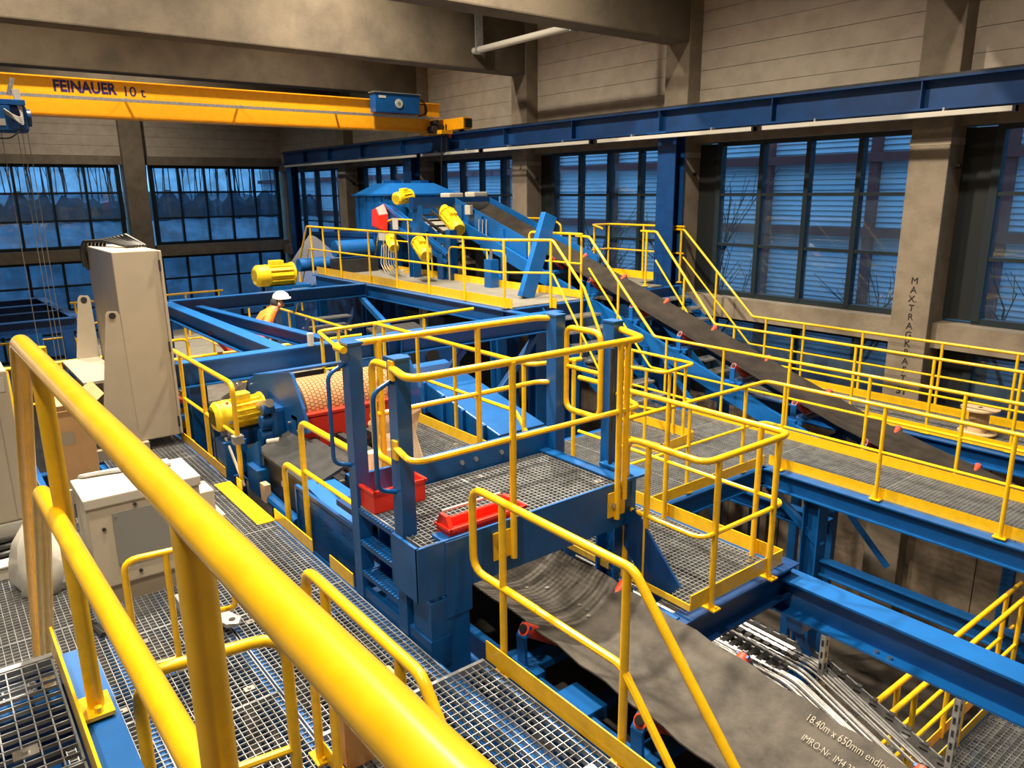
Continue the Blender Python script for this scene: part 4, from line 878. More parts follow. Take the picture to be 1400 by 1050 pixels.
for k, (y, z) in enumerate(((10.2, -0.05), (10.9, -0.03))): MB().box(-15.5, -15.1, y-0.2, y+0.2, z-0.1, z+0.02).build('drive_cap', 'pale', t, bevel=0.03)
rp = SY(523, 298, 9.1)
MB().loft([[rp+Vector((a*s, 0, b*s)) for a, b in ((-.22,-.28),(.22,-.34),(.30,.10),(.12,.34),(-.18,.26))] for s in (1.0,)]+[[rp+Vector((a*.7, -0.22, b*.7)) for a, b in ((-.22,-.28),(.22,-.34),(.30,.10),(.12,.34),(-.18,.26))]]).build('exciter_guard', 'red_plastic', t, bevel=0.02)
p = SY(643, 287, 9.68); MB().box(p.x-0.10, p.x+0.10, p.y-0.08, p.y, p.z-0.10, p.z+0.10).build('switch_box', 'white_paint', t, bevel=0.01)
p = SY(524, 322, 8.9); MB().box(p.x-0.15, p.x+0.12, p.y-0.05, p.y+0.05, p.z-0.12, p.z+0.10).build('switch_box', 'white_paint', t, bevel=0.01)
p = SY(541, 306, 9.08); MB().box(p.x-0.12, p.x+0.12, p.y-0.02, p.y, p.z-0.13, p.z+0.13).build('rating_plate', 'white_paint', t)
for k in range(6):
    a = SY(522+k*3, 335, 8.8); MB().tube([a, a+Vector((0.02*k-0.05,-0.02,-0.45)), a+Vector((0.18,0.05,-0.78+0.03*k)), a+Vector((0.32,0.15,-0.55))], 0.012, 5, 0.15).build('cable', 'cable_grey', t, True)
for k in range(3):
    a = SY(655+k*5, 300, 9.7); MB().tube([a, a+Vector((0.05,-0.05,-0.3)), a+Vector((-0.1+0.1*k,-0.05,-0.45)), a+Vector((0.25,0,-0.4))], 0.011, 5, 0.12).build('cable', 'cable_grey', t, True)
# feed hopper left of it
t = thing('feed_hopper', 'blue hopper with sloping sides behind the left end of the upper platform', 'hopper')
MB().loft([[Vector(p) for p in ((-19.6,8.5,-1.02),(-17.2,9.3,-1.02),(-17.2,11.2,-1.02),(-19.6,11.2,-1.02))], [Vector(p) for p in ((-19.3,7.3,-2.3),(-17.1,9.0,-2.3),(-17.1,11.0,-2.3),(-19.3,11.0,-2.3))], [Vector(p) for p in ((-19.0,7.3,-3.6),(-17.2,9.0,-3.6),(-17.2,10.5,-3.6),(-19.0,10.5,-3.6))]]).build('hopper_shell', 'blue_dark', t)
MB().bar((-19.6,8.5,-1.05),(-17.2,9.3,-1.05),0.08,0.10).build('rim', 'blue_dark', t)
for x in (-19.2, -17.4): MB().box(x-0.1, x+0.1, 9.4, 9.6, FLOOR, -2.6).build('leg', 'blue', t)
p = SX(432, 361, -17.9); MB().cyl(p+Vector((0,-0.45,0)), p+Vector((0,0.35,0)), 0.16, 14).build('vibrator', 'blue_light', t, True)
p = SX(483, 339, -17.2); MB().cyl(p+Vector((0,-0.5,0)), p+Vector((0,0.5,0)), 0.20, 16).build('drive_drum', 'blue_light', t, True)
MB().box(p.x-0.3, p.x+0.3, p.y-0.5, p.y+0.5, p.z-0.75, p.z-0.25).build('drive_frame', 'dark_steel', t)
# big finned motor on blue base
t = thing('drive_motor', 'large yellow motor on a blue base before the back windows', 'motor')
p = SX(400, 374, -16.2); motor(t, p, (0,-1,0), 0.23, 0.85)
MB().box(p.x-0.25, p.x+0.25, p.y-0.55, p.y+0.3, p.z-0.55, p.z-0.23).build('base', 'blue_light', t)
MB().box(p.x+0.25, p.x+0.26, p.y-0.15, p.y+0.22, p.z-0.40, p.z-0.30).build('rating_plate', 'white_paint', t)
MB().box(p.x-0.2, p.x+0.2, p.y-0.4, p.y-0.1, FLOOR, p.z-0.55).build('pedestal', 'blue', t)
stair('steel stair under the upper platform beyond the worker', -15.0, LC-0.5, -16.6, -4.3, 6.35, 7.35, 8, m='blue_dark')
# ================================================================== HEAD DRUM CONVEYOR (middle left)
t = thing('head_drum_conveyor', 'conveyor head with brown lagged drum, yellow motor and red guard', 'conveyor')
dx, dz, dr = -7.35, -2.20, 0.33
MB().cyl((dx, 2.86, dz), (dx, 3.92, dz), dr, 40).build('drum', 'lag_gap', t, True)
lg = MB(); N = 54
for i in range(N):
    for j in range(24):
        an = 2*math.pi*(i+0.5*(j % 2))/N; y0 = 2.87+j*0.0433
        u = Vector((math.cos(an), 0, math.sin(an))); c = Vector((dx, y0+0.0215, dz))+u*(dr+0.004)
        lg.bar(c-Vector((0,0.0185,0)), c+Vector((0,0.0185,0)), 2*math.pi*dr/N*0.86, 0.010, up=u)
tag(lg.build('lagging', 'lagging', t), kind='stuff')
MB().cyl((dx, 2.6, dz), (dx, 4.1, dz), 0.06, 14).build('shaft', 'steel', t, True)
for (y0, y1) in ((2.72, 3.32), (3.36, 3.98)):
    g = MB().box(-6.98, -6.94, y0, y1, -2.52, -2.16).build('red_guard', 'red_plastic', t, bevel=0.01)
    MB().box(-7.08, -6.94, y0, y1, -2.18, -2.14).build('guard_lip', 'red_plastic', g)
    for k in range(2): MB().box(-6.945, -6.93, y0+0.12+k*0.24, y0+0.22+k*0.24, -2.45, -2.38).build('guard_slot', 'lag_gap', g)
sp = [SY(u, v, 2.72) for u, v in ((338,520),(350,512),(395,509),(398,512),(414,560),(421,592),(400,600),(350,598),(332,560))]
MB().prism(sp, (0,0.03,0)).build('side_plate', 'blue', t)
MB().prism([p+Vector((0,1.3,0)) for p in sp], (0,0.03,0)).build('side_plate', 'blue', t)
for (u, v) in ((325,525),(344,526),(396,578),(408,590)): p = SY(u, v, 2.72); MB().cyl(p, p+Vector((0,-0.015,0)), 0.016, 8).build('bolt', 'steel', t)
MB().prism([(-8.3,2.78,-1.98),(-7.62,2.78,-1.84),(-7.62,3.9,-1.84),(-8.3,3.9,-1.98)], (0,0,0.02)).build('top_plate', 'blue', t)
MB().prism([SY(u, v, 2.72) for u, v in ((300,545),(340,520),(340,575),(305,600))], (0,0.9,0)).build('rear_housing', 'grey_plate', t)
mo = motor(t, (-7.72,2.66,-2.20), (0,-1,-0.03), 0.155, 0.52, fins=16)
MB().box(-7.98,-7.56,2.30,2.75,-2.52,-2.37).build('motor_bracket', 'blue_dark', t)
gb = MB().box(-7.62,-7.26,2.60,2.74,-2.50,-2.10).build('gearbox', 'blue', t, bevel=0.04)
MB().cyl((-7.5,2.56,-2.12),(-7.2,2.56,-2.02),0.045,12).build('torque_arm', 'steel', gb, True)
for (x, z, r) in ((-7.35,-2.25,0.07),(-7.40,-2.42,0.09),(-7.28,-2.1,0.05)): MB().cyl((x,2.50,z),(x,2.62,z),r,14).build('coupling', 'blue', gb, True)
MB().tube([(-7.62,2.22,-2.42),(-7.10,2.20,-2.78)], 0.014, 8).build('strut', 'white_paint', t, True)
# steel frame and dark housing below it
MB().box(-7.15,-5.95,2.42,3.2,-2.95,-2.50).build('dark_housing', 'dark_steel', t, bevel=0.03)
MB().prism([(-7.2,2.38,-2.50),(-5.9,2.38,-2.50),(-5.9,2.75,-2.36),(-7.2,2.75,-2.36)], (0,0.0,0.03)).build('dark_lid', 'dark_steel', t)
for k in range(3): MB().bar((-7.6, 2.85+k*0.3, -2.42), (-5.2, 2.85+k*0.3, -2.42), 0.07, 0.07).build('frame_bar', 'dark_steel', t)
MB().cyl((-6.62,2.40,-2.66),(-6.62,2.42,-2.66),0.03,10).build('plug', 'white_paint', t)
MB().cyl((-7.2,2.50,-2.42),(-7.12,2.60,-2.40),0.035,12).cyl((-5.6,3.0,-2.36),(-5.5,3.06,-2.33),0.07,14).build('bearing', 'pale', t, True)
for k in range(3): MB().bar((-6.0, 2.55+k*0.26, -2.48-0.02*k), (-4.65, 2.55+k*0.26, -2.48-0.02*k), 0.11, 0.08).build('frame_bar', 'blue_light', t)
MB().bar((-6.0, 2.42, -2.45), (-4.65, 2.42, -2.62), 0.14, 0.03).build('ribbed_cover', 'blue_light', t)
MB().box(-7.30,-7.0,2.30,2.42,-2.9,-2.62).build('bracket', 'blue', t, bevel=0.01)
MB().prism([SY(u, v, 2.36) for u, v in ((336,615),(352,603),(356,640),(340,662))], (0,0.03,0)).build('bracket_plate', 'blue_light', t)
MB().tube([(-7.1,2.36,-2.86),(-6.6,2.36,-2.88),(-6.2,2.36,-2.9)], 0.05, 8).build('hose', 'blue', t, True)
MB().box(-6.95,-6.83,2.30,2.36,-2.9,-2.72).build('type_box', 'paper', t)
for x in (-8.4, -6.0):
    for y in (2.55, 3.2): MB().box(x-0.06, x+0.06, y-0.06, y+0.06, FLOOR, -2.9).build('leg', 'blue', t)
MB().ibeam((-9.0, 2.55, -2.9), (-4.6, 2.55, -2.9), 0.16, 0.1).build('main_beam', 'blue', t)
t = thing('perforated_guard', 'blue perforated mesh guard beside the corridor next to the ladder', 'guard')
gx0, gx1, gz0, gz1 = -6.0, -4.66, -2.98, -2.46
for (p, q) in (((gx0,2.30,gz0),(gx1,2.30,gz0)),((gx0,2.30,gz1),(gx1,2.30,gz1)),((gx0,2.30,gz0),(gx0,2.30,gz1)),((gx1,2.30,gz0),(gx1,2.30,gz1))): MB().bar(p, q, 0.03, 0.03).build('frame_bar', 'blue', t)
g = MB()
for i in range(1, 62): x = gx0+(gx1-gx0)*i/62; g.box(x-0.0035, x+0.0035, 2.298, 2.302, gz0, gz1)
for i in range(1, 25): z = gz0+(gz1-gz0)*i/25; g.box(gx0, gx1, 2.297, 2.303, z-0.0035, z+0.0035)
tag(g.build('perforated_sheet', 'blue', t), kind='stuff')
t = thing('lubricator_box', 'small blue box with a filler nozzle at the corridor edge', 'box')
MB().box(-7.78,-7.52,2.16,2.40,LA,LA+0.36).build('tank', 'blue', t, bevel=0.01)
MB().cyl((-7.65,2.28,LA+0.36),(-7.65,2.28,LA+0.50),0.03,10).lathe((-7.65,2.28,LA+0.50),(-7.65,2.28,LA+0.62),[(0,0.03),(0.3,0.09),(0.5,0.09),(0.8,0.03),(1,0.025)],14).build('filler', 'galv', t, True)
MB().cyl((-7.65,2.28,LA+0.62),(-7.65,2.28,LA+0.74),0.016,8).build('cap', 'red_plastic', t, True)
# idler frames seen left of the drum
t = thing('tail_conveyor', 'conveyor with red rollers left of the brown drum', 'conveyor')
MB().loft([[Vector((x, 2.5, z)), Vector((x, 3.3, z)), Vector((x, 3.3, z-0.015)), Vector((x, 2.5, z-0.015))] for x, z in ((-13.5,-2.75),(-7.9,-2.35))]).build('belt', 'belt', t)
for k in range(5):
    x = -8.5-k*0.85; z = -2.42-k*0.06
    b = MB().bar((x, 2.4, z-0.3), (x, 3.4, z-0.3), 0.12, 0.06).build('idler_base', 'blue', t)
    MB().cyl((x, 2.36, z-0.0), (x, 2.72, z-0.18), 0.06, 12).cyl((x, 3.44, z-0.0), (x, 3.08, z-0.18), 0.06, 12).build('roller', 'roller_red', b, True)
    MB().bar((x, 2.36, z-0.3), (x, 2.33, z+0.08), 0.09, 0.02, up=(0,1,0)).build('idler_arm', 'blue', b)
for y in (2.4, 3.4): MB().bar((-13.5, y, -3.45), (-7.9, y, -3.05), 0.06, 0.16).build('stringer', 'blue', t)
for x in (-13.0, -9.0):
    for y in (2.4, 3.4): MB().box(x-0.05, x+0.05, y-0.05, y+0.05, FLOOR, -3.4 if x < -10 else -3.1).build('leg', 'blue', t)
# ================================================================== BLUE SCREEN BODY behind the service platform
t = thing('drum_screen', 'blue machine housing under the beams behind the service platform', 'machine')
cA = SY(578, 512, 5.7); cB = SY(712, 606, 5.7)
MB().bar(cA, cB, 0.75, 0.40).build('chute', 'blue', t, bevel=0.02)
for k in range(5): c = cA+(cB-cA)*(0.1+0.2*k); MB().bar(c+Vector((0,-0.40,-0.22)), c+Vector((0,-0.40,0.22)), 0.05, 0.05).build('rib', 'blue_light', t)
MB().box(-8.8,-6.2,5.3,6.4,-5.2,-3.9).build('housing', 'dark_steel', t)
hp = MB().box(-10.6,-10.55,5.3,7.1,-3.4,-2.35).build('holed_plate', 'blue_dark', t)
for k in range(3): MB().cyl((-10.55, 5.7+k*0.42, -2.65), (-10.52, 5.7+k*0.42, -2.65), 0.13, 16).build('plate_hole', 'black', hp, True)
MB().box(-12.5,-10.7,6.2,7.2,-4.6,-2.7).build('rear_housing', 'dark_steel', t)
MB().prism([(-10.6,6.2,-2.7),(-12.2,6.2,-2.4),(-12.2,7.2,-2.4),(-10.6,7.2,-2.7)], (0,0,0.04)).build('cover', 'dark_steel', t)
for (x, y) in ((-8.4,4.8),(-6.2,4.8),(-8.4,6.2),(-6.2,6.2),(-12.3,6.4),(-12.3,7.0),(-10.8,6.8)): MB().box(x-0.08, x+0.08, y-0.08, y+0.08, FLOOR, -4.5).build('leg', 'blue', t)
MB().box(-13.9,-12.4,8.0,9.1,-4.0,-2.4).build('under_hopper', 'dark_steel', t); MB().ibeam((-12.6,7.7,FLOOR),(-12.6,7.7,LC-0.3),0.12,0.12,0.01,0.01,up=(1,0,0)).build('conduit_post', 'galv', t)
t = thing('slat_conveyor', 'covered chute with pale bars between the beam frame and the drum', 'conveyor')
MB().box(-10.5,-9.35,3.55,5.4,-3.0,-2.93).build('trough', 'yellow', t)
MB().box(-9.37,-9.35,3.55,5.4,-2.93,-2.80).build('trough_side', 'yellow', t)
for k in range(12): MB().bar((-10.4, 3.7+k*0.13, -2.88), (-9.5, 3.75+k*0.13, -2.88), 0.08, 0.04).build('slat', 'pale', t)
for x in (-10.4, -9.45): MB().box(x-0.04, x+0.04, 3.6, 3.7, FLOOR, -3.0).build('leg', 'blue', t)
# lower yellow platforms in the background left
t = thing('lower_walkway', 'low walkway with pale deck behind the beam frame around the worker', 'walkway')
LW = -3.4
for k in range(7): MB().box(-20.6+k*1.3, -19.32+k*1.3, 2.5, 6.1, LW-0.03, LW).build('deck_plate', 'deck', t)
for x in (-20.3, -15.5, -11.7):
    for y in (2.8, 5.7): MB().box(x-0.07, x+0.07, y-0.07, y+0.07, FLOOR, LW-0.03).build('leg', 'blue', t)
zt = LW+1.05
railing('yellow railing on the low walkway nearest the beam frame', [[(-11.6,2.7,zt),(-11.6,5.8,zt)]], [(-11.6,y,LW,zt) for y in (2.8,3.6,4.4,5.4)], [[(-11.6,2.7,zt-.5),(-11.6,5.8,zt-.5)]], (), feet=False)
railing('yellow railing crossing the low walkway left of the worker', [[(-16.0,2.6,zt),(-16.0,4.4,zt),(-13.9,4.4,zt)]], [(-16.0,y,LW,zt) for y in (2.7,3.4,4.1)]+[(x,4.4,LW,zt) for x in (-15.2,-14.5,-13.95)], [[(-16.0,2.6,zt-.5),(-16.0,4.4,zt-.5),(-13.9,4.4,zt-.5)]], (), feet=False)
railing('yellow railing at the far end of the low walkway', [[(-19.5,2.6,zt),(-19.5,6.0,zt)]], [(-19.5,y,LW,zt) for y in (2.7,3.5,4.3,5.1,5.9)], [[(-19.5,2.6,zt-.5),(-19.5,6.0,zt-.5)]], (), feet=False)
railing('yellow hoop railing on the low walkway by the white cabinet', [[(-13.2,2.7,LW),(-13.2,2.7,zt),(-13.2,3.4,zt),(-13.2,3.4,LW)]], [(-13.2,3.05,LW,zt)], [[(-13.2,2.7,zt-.5),(-13.2,3.4,zt-.5)]], (), feet=False)
railing('yellow railing of the low walkway beside the stair under the platform', [[(-17.6,5.9,zt),(-12.2,5.9,zt)]], [(x,5.9,LW,zt) for x in (-17.4,-16.2,-15.0,-13.8,-12.4)], [[(-17.6,5.9,zt-.5),(-12.2,5.9,zt-.5)]], (), feet=False)
t = thing('roller_station', 'red rollers on a blue bracket inside the beam frame', 'rollers')
for k, (u, v) in enumerate(((300, 470), (318, 478))):
    p_ = SX(u, v, -12.0); MB().cyl(p_+Vector((0,-0.10,0.22)), p_+Vector((0,0.16,-0.16)), 0.06, 12).build('roller', 'roller_red', t, True)
p_ = SX(310, 490, -12.0); MB().box(-12.1,-11.9,p_.y-0.4,p_.y+0.5,LW,p_.z+0.05).build('bracket', 'blue', t, bevel=0.01)
# ================================================================== CABINETS AND BOXES ON THE CORRIDOR
t = thing('switch_cabinet', 'tall white switch cabinet on triangular stands at the left', 'cabinet')
cx0, cx1, cy0, cy1, cz0, cz1 = -10.35, -8.92, 1.64, 2.10, -2.68, -0.58
MB().box(cx0, cx1, cy0, cy1, cz0, cz1).build('body', 'beige', t, bevel=0.012)
MB().box(cx0+0.01, cx1+0.012, cy1, cy1+0.03, cz0+0.01, cz1-0.01).build('door', 'beige', t, bevel=0.006)
for z in (-0.75, -1.65, -2.52): MB().box(cx1+0.0, cx1+0.02, cy1-0.012, cy1+0.006, z-0.06, z+0.06).build('hinge', 'dark_steel', t)
for x, pts in ((-8.90, ((144,430),(147,426),(160,426),(163,430),(194,622),(140,632))), (-10.30, ((106,408),(109,404),(120,404),(123,408),(152,575),(103,585)))):
    pl = [SX(u, v, x) for u, v in pts]
    b = MB().prism(pl, (0.012, 0, 0)).build('stand_plate', 'beige', t)
    h = SX((pts[1][0]+pts[2][0])/2, pts[1][1]+6, x+0.013); MB().cyl(h, h+Vector((0.003,0,0)), 0.035, 14).build('bolt_hole', 'dark_steel', b)
    MB().box(x-0.03, x+0.05, 1.18, 1.75, LA, LA+0.12).build('stand_foot', 'beige_dark', t)
MB().box(-10.3, -8.9, 1.20, 1.60, -1.95, -1.92).build('shelf', 'beige', t)
for k in range(7):
    a = Vector((cx0+0.05+0.05*k, cy0+0.02+0.03*k, cz1+0.02))
    MB().tube([a+Vector((0.9-0.05*k,0.25,0.0)), a+Vector((0.4,0.1,0.05+0.012*k)), a+Vector((-0.03,-0.04,0.03)), a+Vector((-0.09,-0.07,-0.10)), a+Vector((-0.08,-0.06,-0.28-0.03*k))], 0.018, 6, 0.06).build('cable', 'cable_black', t, True)
t = thing('control_box', 'beige control box with grey front plate standing on the corridor grating', 'box')
bx0, bx1, by0, by1 = -5.98, -5.50, 0.64, 1.38
MB().box(bx0, bx1, by0, by1, -2.66, -2.06).build('body', 'beige', t, bevel=0.012)
MB().box(bx0-0.01, bx1+0.012, by0-0.012, by1+0.012, -2.06, -1.985).build('lid', 'pale', t, bevel=0.01)
MB().box(bx0+0.03, bx1-0.02, by0+0.03, by1-0.03, LA, -2.66).build('plinth', 'beige_dark', t)
fp = MB().box(bx1, bx1+0.008, by0+0.15, by0+0.58, -2.52, -2.12).build('front_plate', 'grey_plate', t)
for (y, z) in ((by0+0.17,-2.14),(by0+0.56,-2.14),(by0+0.17,-2.50),(by0+0.56,-2.50)): MB().cyl((bx1+0.008,y,z),(bx1+0.013,y,z),0.008,8).build('screw', 'steel', fp)
for (y, z) in ((by0+0.09,-2.22),(by0+0.30,-2.09),(by0+0.28,-2.59),(by0+0.64,-2.25)): MB().cyl((bx1,y,z),(bx1+0.012,y,z),0.013,10).build('lock', 'dark_steel', t)
for k in range(4): MB().tube([(bx0-0.02,by0+0.06+0.035*k,-2.55),(bx0-0.05,by0+0.05+0.035*k,-1.99),(bx0+0.02,by0+0.06+0.03*k,-1.965),(bx0+0.06+0.03*k,by1-0.1,-1.965)], 0.016, 6, 0.05).build('conduit', 'cable_grey', t, True)
MB().tube([(bx0+0.10,by0-0.03,-2.02),(bx0+0.08,by0-0.04,-2.4),(bx0+0.12,by0-0.03,-2.75)], 0.014, 6, 0.05).build('side_cable', 'cable_grey', t, True)
for k in range(3): MB().tube([(bx0+0.2+0.05*k,by0-0.02,-2.45),(bx0+0.2+0.05*k,by0-0.12,-2.6),(bx0+0.5+0.05*k,by0-0.14,-2.77),(-5.1,by0-0.06+0.03*k,-2.775)], 0.018, 6, 0.08).build('floor_cable', 'cable_black', t, True)
t = thing('lever_arm', 'cast aluminium lever arm lying at the foot of the control box', 'lever')
MB().prism([(-5.05,1.06,LA+0.05),(-4.62,1.22,LA+0.05),(-4.58,1.29,LA+0.05),(-4.65,1.33,LA+0.05),(-5.08,1.20,LA+0.05)], (0,0,0.035)).build('arm', 'tray_metal', t, bevel=0.01)
MB().cyl((-4.65,1.27,LA+0.084),(-4.65,1.27,LA+0.088),0.022,12).build('eye', 'black', t)
MB().box(-5.2,-5.02,1.05,1.24,LA,LA+0.10).build('clamp', 'galv', t, bevel=0.01)
t = thing('profile_frame', 'grey steel profile cart standing behind the control box', 'cart')
for (p, q) in (((-7.6,1.30,LA+0.06),(-6.35,1.30,LA+0.06)),((-7.6,1.75,LA+0.06),(-6.35,1.75,LA+0.06)),((-7.6,1.30,LA+0.06),(-7.6,1.75,LA+0.06)),((-6.35,1.30,LA+0.06),(-6.35,1.75,LA+0.06))): MB().bar(p, q, 0.06, 0.08).build('profile', 'beige', t)
MB().box(-6.6,-6.32,1.34,1.70,LA+0.10,LA+0.36).build('terminal_box', 'beige', t, bevel=0.01)
for k in range(5): MB().tube([(-7.5,1.35+0.06*k,LA+0.14),(-7.0,1.4+0.05*k,LA+0.20),(-6.6,1.42+0.04*k,LA+0.16)], 0.016, 6).build('cable', 'cable_black' if k % 2 else 'cable_grey', t, True)
t = thing('cardboard_box', 'tall brown cardboard box beside the white cabinet', 'box')
MB().box(-8.42,-7.72,0.72,1.07,LA,-1.90).build('carton', 'cardboard', t, bevel=0.006)
MB().prism([(-7.72,0.72,-1.90),(-7.72,1.07,-1.90),(-7.62,1.09,-1.83),(-7.62,0.70,-1.83)], (0,0,0.006)).prism([(-8.42,1.07,-1.90),(-7.72,1.07,-1.90),(-7.74,1.20,-1.80),(-8.40,1.20,-1.80)], (0,0,0.006)).build('flap', 'cardboard', t)
MB().box(-7.719,-7.716,0.80,0.90,-2.22,-2.10).build('print_mark', 'beige_dark', t)
t = thing('machine_cabinet', 'beige machine cabinet with dark cables at the left picture edge', 'cabinet')
e = SX(21, 505, -6.9); e2 = SX(36, 728, -6.9)
MB().box(-7.9,-6.9,-1.4,(e.y+e2.y)/2,e2.z+0.12,e.z).build('body', 'beige', t, bevel=0.012)
MB().box(-7.9,-6.88,-1.4,(e.y+e2.y)/2+0.01,e2.z,e2.z+0.115).build('base_panel', 'white_paint', t, bevel=0.008)
MB().box(-6.9,-6.895,(e.y+e2.y)/2-0.10,(e.y+e2.y)/2-0.095,e2.z+0.12,e.z-0.02).build('door_gap', 'beige_dark', t)
MB().box(-6.9,-6.89,(e.y+e2.y)/2-0.085,(e.y+e2.y)/2-0.03,e.z-0.16,e.z-0.05).build('label_plate', 'white_paint', t)
for k in range(4): MB().tube([(-7.0,-1.0,LA+0.25-0.05*k),(-6.8+0.05*k,-0.2,LA+0.06+0.04*(3-k)),(-6.78+0.05*k,0.25,LA+0.05+0.04*(3-k)),(-7.2,0.62,LA+0.06)], 0.028, 8, 0.2).build('cable', 'cable_black', t, True)
for y in (-1.3, (e.y+e2.y)/2-0.1): MB().box(-7.85,-6.95,y-0.04,y+0.04,LA,e2.z).build('foot', 'beige_dark', t)
t = thing('cable_duct', 'pale cable duct lying on the grating at the left edge', 'duct')
MB().box(-6.55,-6.42,-1.4,0.30,LA,LA+0.10).build('duct_body', 'pale', t, bevel=0.006)
MB().box(-6.56,-6.41,-1.4,0.31,LA+0.10,LA+0.112).build('duct_lid', 'white_paint', t)
rnd = random.Random(9)
rings = []
for k, (z, r) in enumerate(((0,0.20),(0.08,0.24),(0.22,0.22),(0.38,0.17),(0.50,0.11),(0.56,0.03))):
    rings.append([Vector((-6.12+r*math.cos(a)*(1+rnd.uniform(-.2,.2)), 0.38+0.8*r*math.sin(a)*(1+rnd.uniform(-.2,.2)), LA+0.003+z)) for a in [2*math.pi*i/16 for i in range(16)]])
t = MB().loft(rings).build('plastic_bag', 'plastic_bag', None, True); tag(t, 'crumpled white plastic bag standing on the grating', 'bag')
tag(MB().box(-3.15,-3.02,1.30,1.62,LA,LA+0.40).build('carton', 'cardboard', None, bevel=0.005), 'small brown cardboard carton behind the yellow stair railing', 'box')
# ================================================================== THINGS ON THE SERVICE PLATFORM
def bin_box(t, x0, x1, y0, y1, z, h, m='red_plastic'):
    b = MB(); th = 0.012
    b.box(x0,x1,y0,y1,z,z+th).box(x0,x0+th,y0,y1,z+th,z+h).box(x1-th,x1,y0,y1,z+th,z+h).box(x0+th,x1-th,y0,y0+th,z+th,z+h).box(x0+th,x1-th,y1-th,y1,z+th,z+h)
    b.build('bin_body', m, t)
    MB().box(x0-.012,x1+.012,y0-.012,y0+.008,z+h-.02,z+h).box(x0-.012,x1+.012,y1-.008,y1+.012,z+h-.02,z+h).box(x0-.012,x0+.008,y0,y1,z+h-.02,z+h).box(x1-.008,x1+.012,y0,y1,z+h-.02,z+h).build('bin_rim', m, t)
t = thing('stacking_bin', 'square red plastic bin behind the ladder post', 'bin')
p = SZ(582, 683, TZ); bin_box(t, p.x-0.30, p.x, p.y-0.40, p.y, TZ+0.001, 0.16)
t = thing('tool_tray', 'long low red tray at the near edge of the service platform', 'tray')
p = SZ(600, 722, TZ); q = SZ(664, 706, TZ)
bin_box(t, -3.80, -3.65, p.y-0.04, q.y+0.22, TZ+0.001, 0.07)
for y in (p.y-0.04, (p.y+q.y)/2+0.28): MB().prism([(-3.80,y,TZ+0.07),(-3.65,y,TZ+0.07),(-3.69,y,TZ+0.14),(-3.76,y,TZ+0.14)], (0,0.03,0)).build('end_cheek', 'red_plastic', t)
MB().bar((-3.79, p.y, TZ+0.135), (-3.79, q.y+0.12, TZ+0.135), 0.014, 0.014).build('white_bar', 'white_paint', t)
t = thing('paper_sack', 'crumpled brown paper sack behind the service platform', 'bag')
p = SX(545, 640, -4.95)
rings = []
for k, (z, w, d) in enumerate(((0,0.20,0.12),(0.15,0.22,0.13),(0.32,0.20,0.10),(0.48,0.17,0.05),(0.58,0.19,0.015),(0.66,0.20,0.012))):
    rings.append([Vector((-4.95+d*math.sin(a)*(1+0.12*math.sin(3*a+k)), 2.72+1.15*w*math.cos(a)*(1+0.1*math.cos(2*a+k)), -2.32+z+(0.05*math.cos(a+1) if k > 3 else 0))) for a in [2*math.pi*i/14 for i in range(14)]])
MB().loft(rings).build('sack', 'paper', t, False)
MB().loft([[v+Vector((0.05,-0.15,-0.05)) for v in r] for r in rings[:4]]).build('sack_fold', 'paper', t, False)
MB().box(-5.2,-4.66,2.30,3.1,-2.37,-2.325).build('rest_plate', 'blue_dark', t)
# ================================================================== ALUMINIUM CABLE TRAYS beyond the lower belt
t = thing('cable_tray', 'galvanised cable tray packed with silver conduits beyond the lower belt', 'tray')
def tz(x): return -3.72 if x < -2.65 else -3.72-(x+2.65)*0.36
for y in (4.02, 5.20):
    MB().bar((-5.2,y,-3.67),(-2.65,y,-3.67),0.012,0.11).bar((-2.65,y,-3.67),(0.4,y,tz(0.4)+0.05),0.012,0.11).build('side_rail', 'tray_metal', t)
    s = MB()
    for k in range(40):
        x = -5.1+k*0.13; z = tz(x)+0.055
        if x < 0.3: s.box(x-0.03,x+0.03,y-0.008,y+0.008,z-0.008,z+0.008); s.box(x-0.03,x+0.03,y-0.02,y+0.02,z+0.052,z+0.056)
    tag(s.build('slots', 'dark_steel', t), kind='stuff')
for k in range(18): x = -5.0+k*0.3; MB().bar((x,4.03,tz(x)),(x,5.19,tz(x)),0.05,0.02).build('rung', 'tray_metal', t)
rnd = random.Random(3)
for k in range(36):
    y = 4.09+k*0.030; dz = rnd.uniform(0.02,0.08); r = rnd.uniform(0.008,0.017); w = rnd.uniform(-0.03,0.03)
    tag(MB().tube([(-5.2,y,-3.70+dz),(-3.4,y+w,-3.69+dz),(-2.65,y,-3.69+dz),(-1.4,y-w-0.05,tz(-1.4)+dz+0.02),(0.4,y-0.15,tz(0.4)+dz)], r, 7, 0.4).build('conduit', 'tray_metal', t, True))
pk = MB()
for i in range(7):
    for j in range(9): pk.box(-3.5+j*0.085,-3.45+j*0.085,4.20+i*0.13,4.30+i*0.13,-3.66,-3.61)
tag(pk.build('clip_blocks', 'dark_steel', t), kind='stuff')
lad = MB()
for j in range(10): lad.box(-2.75+j*0.11,-2.68+j*0.11,4.06,4.16,tz(-2.7+j*0.11)+0.07,tz(-2.7+j*0.11)+0.10)
tag(lad.build('pale_rungs', 'white_paint', t), kind='stuff')
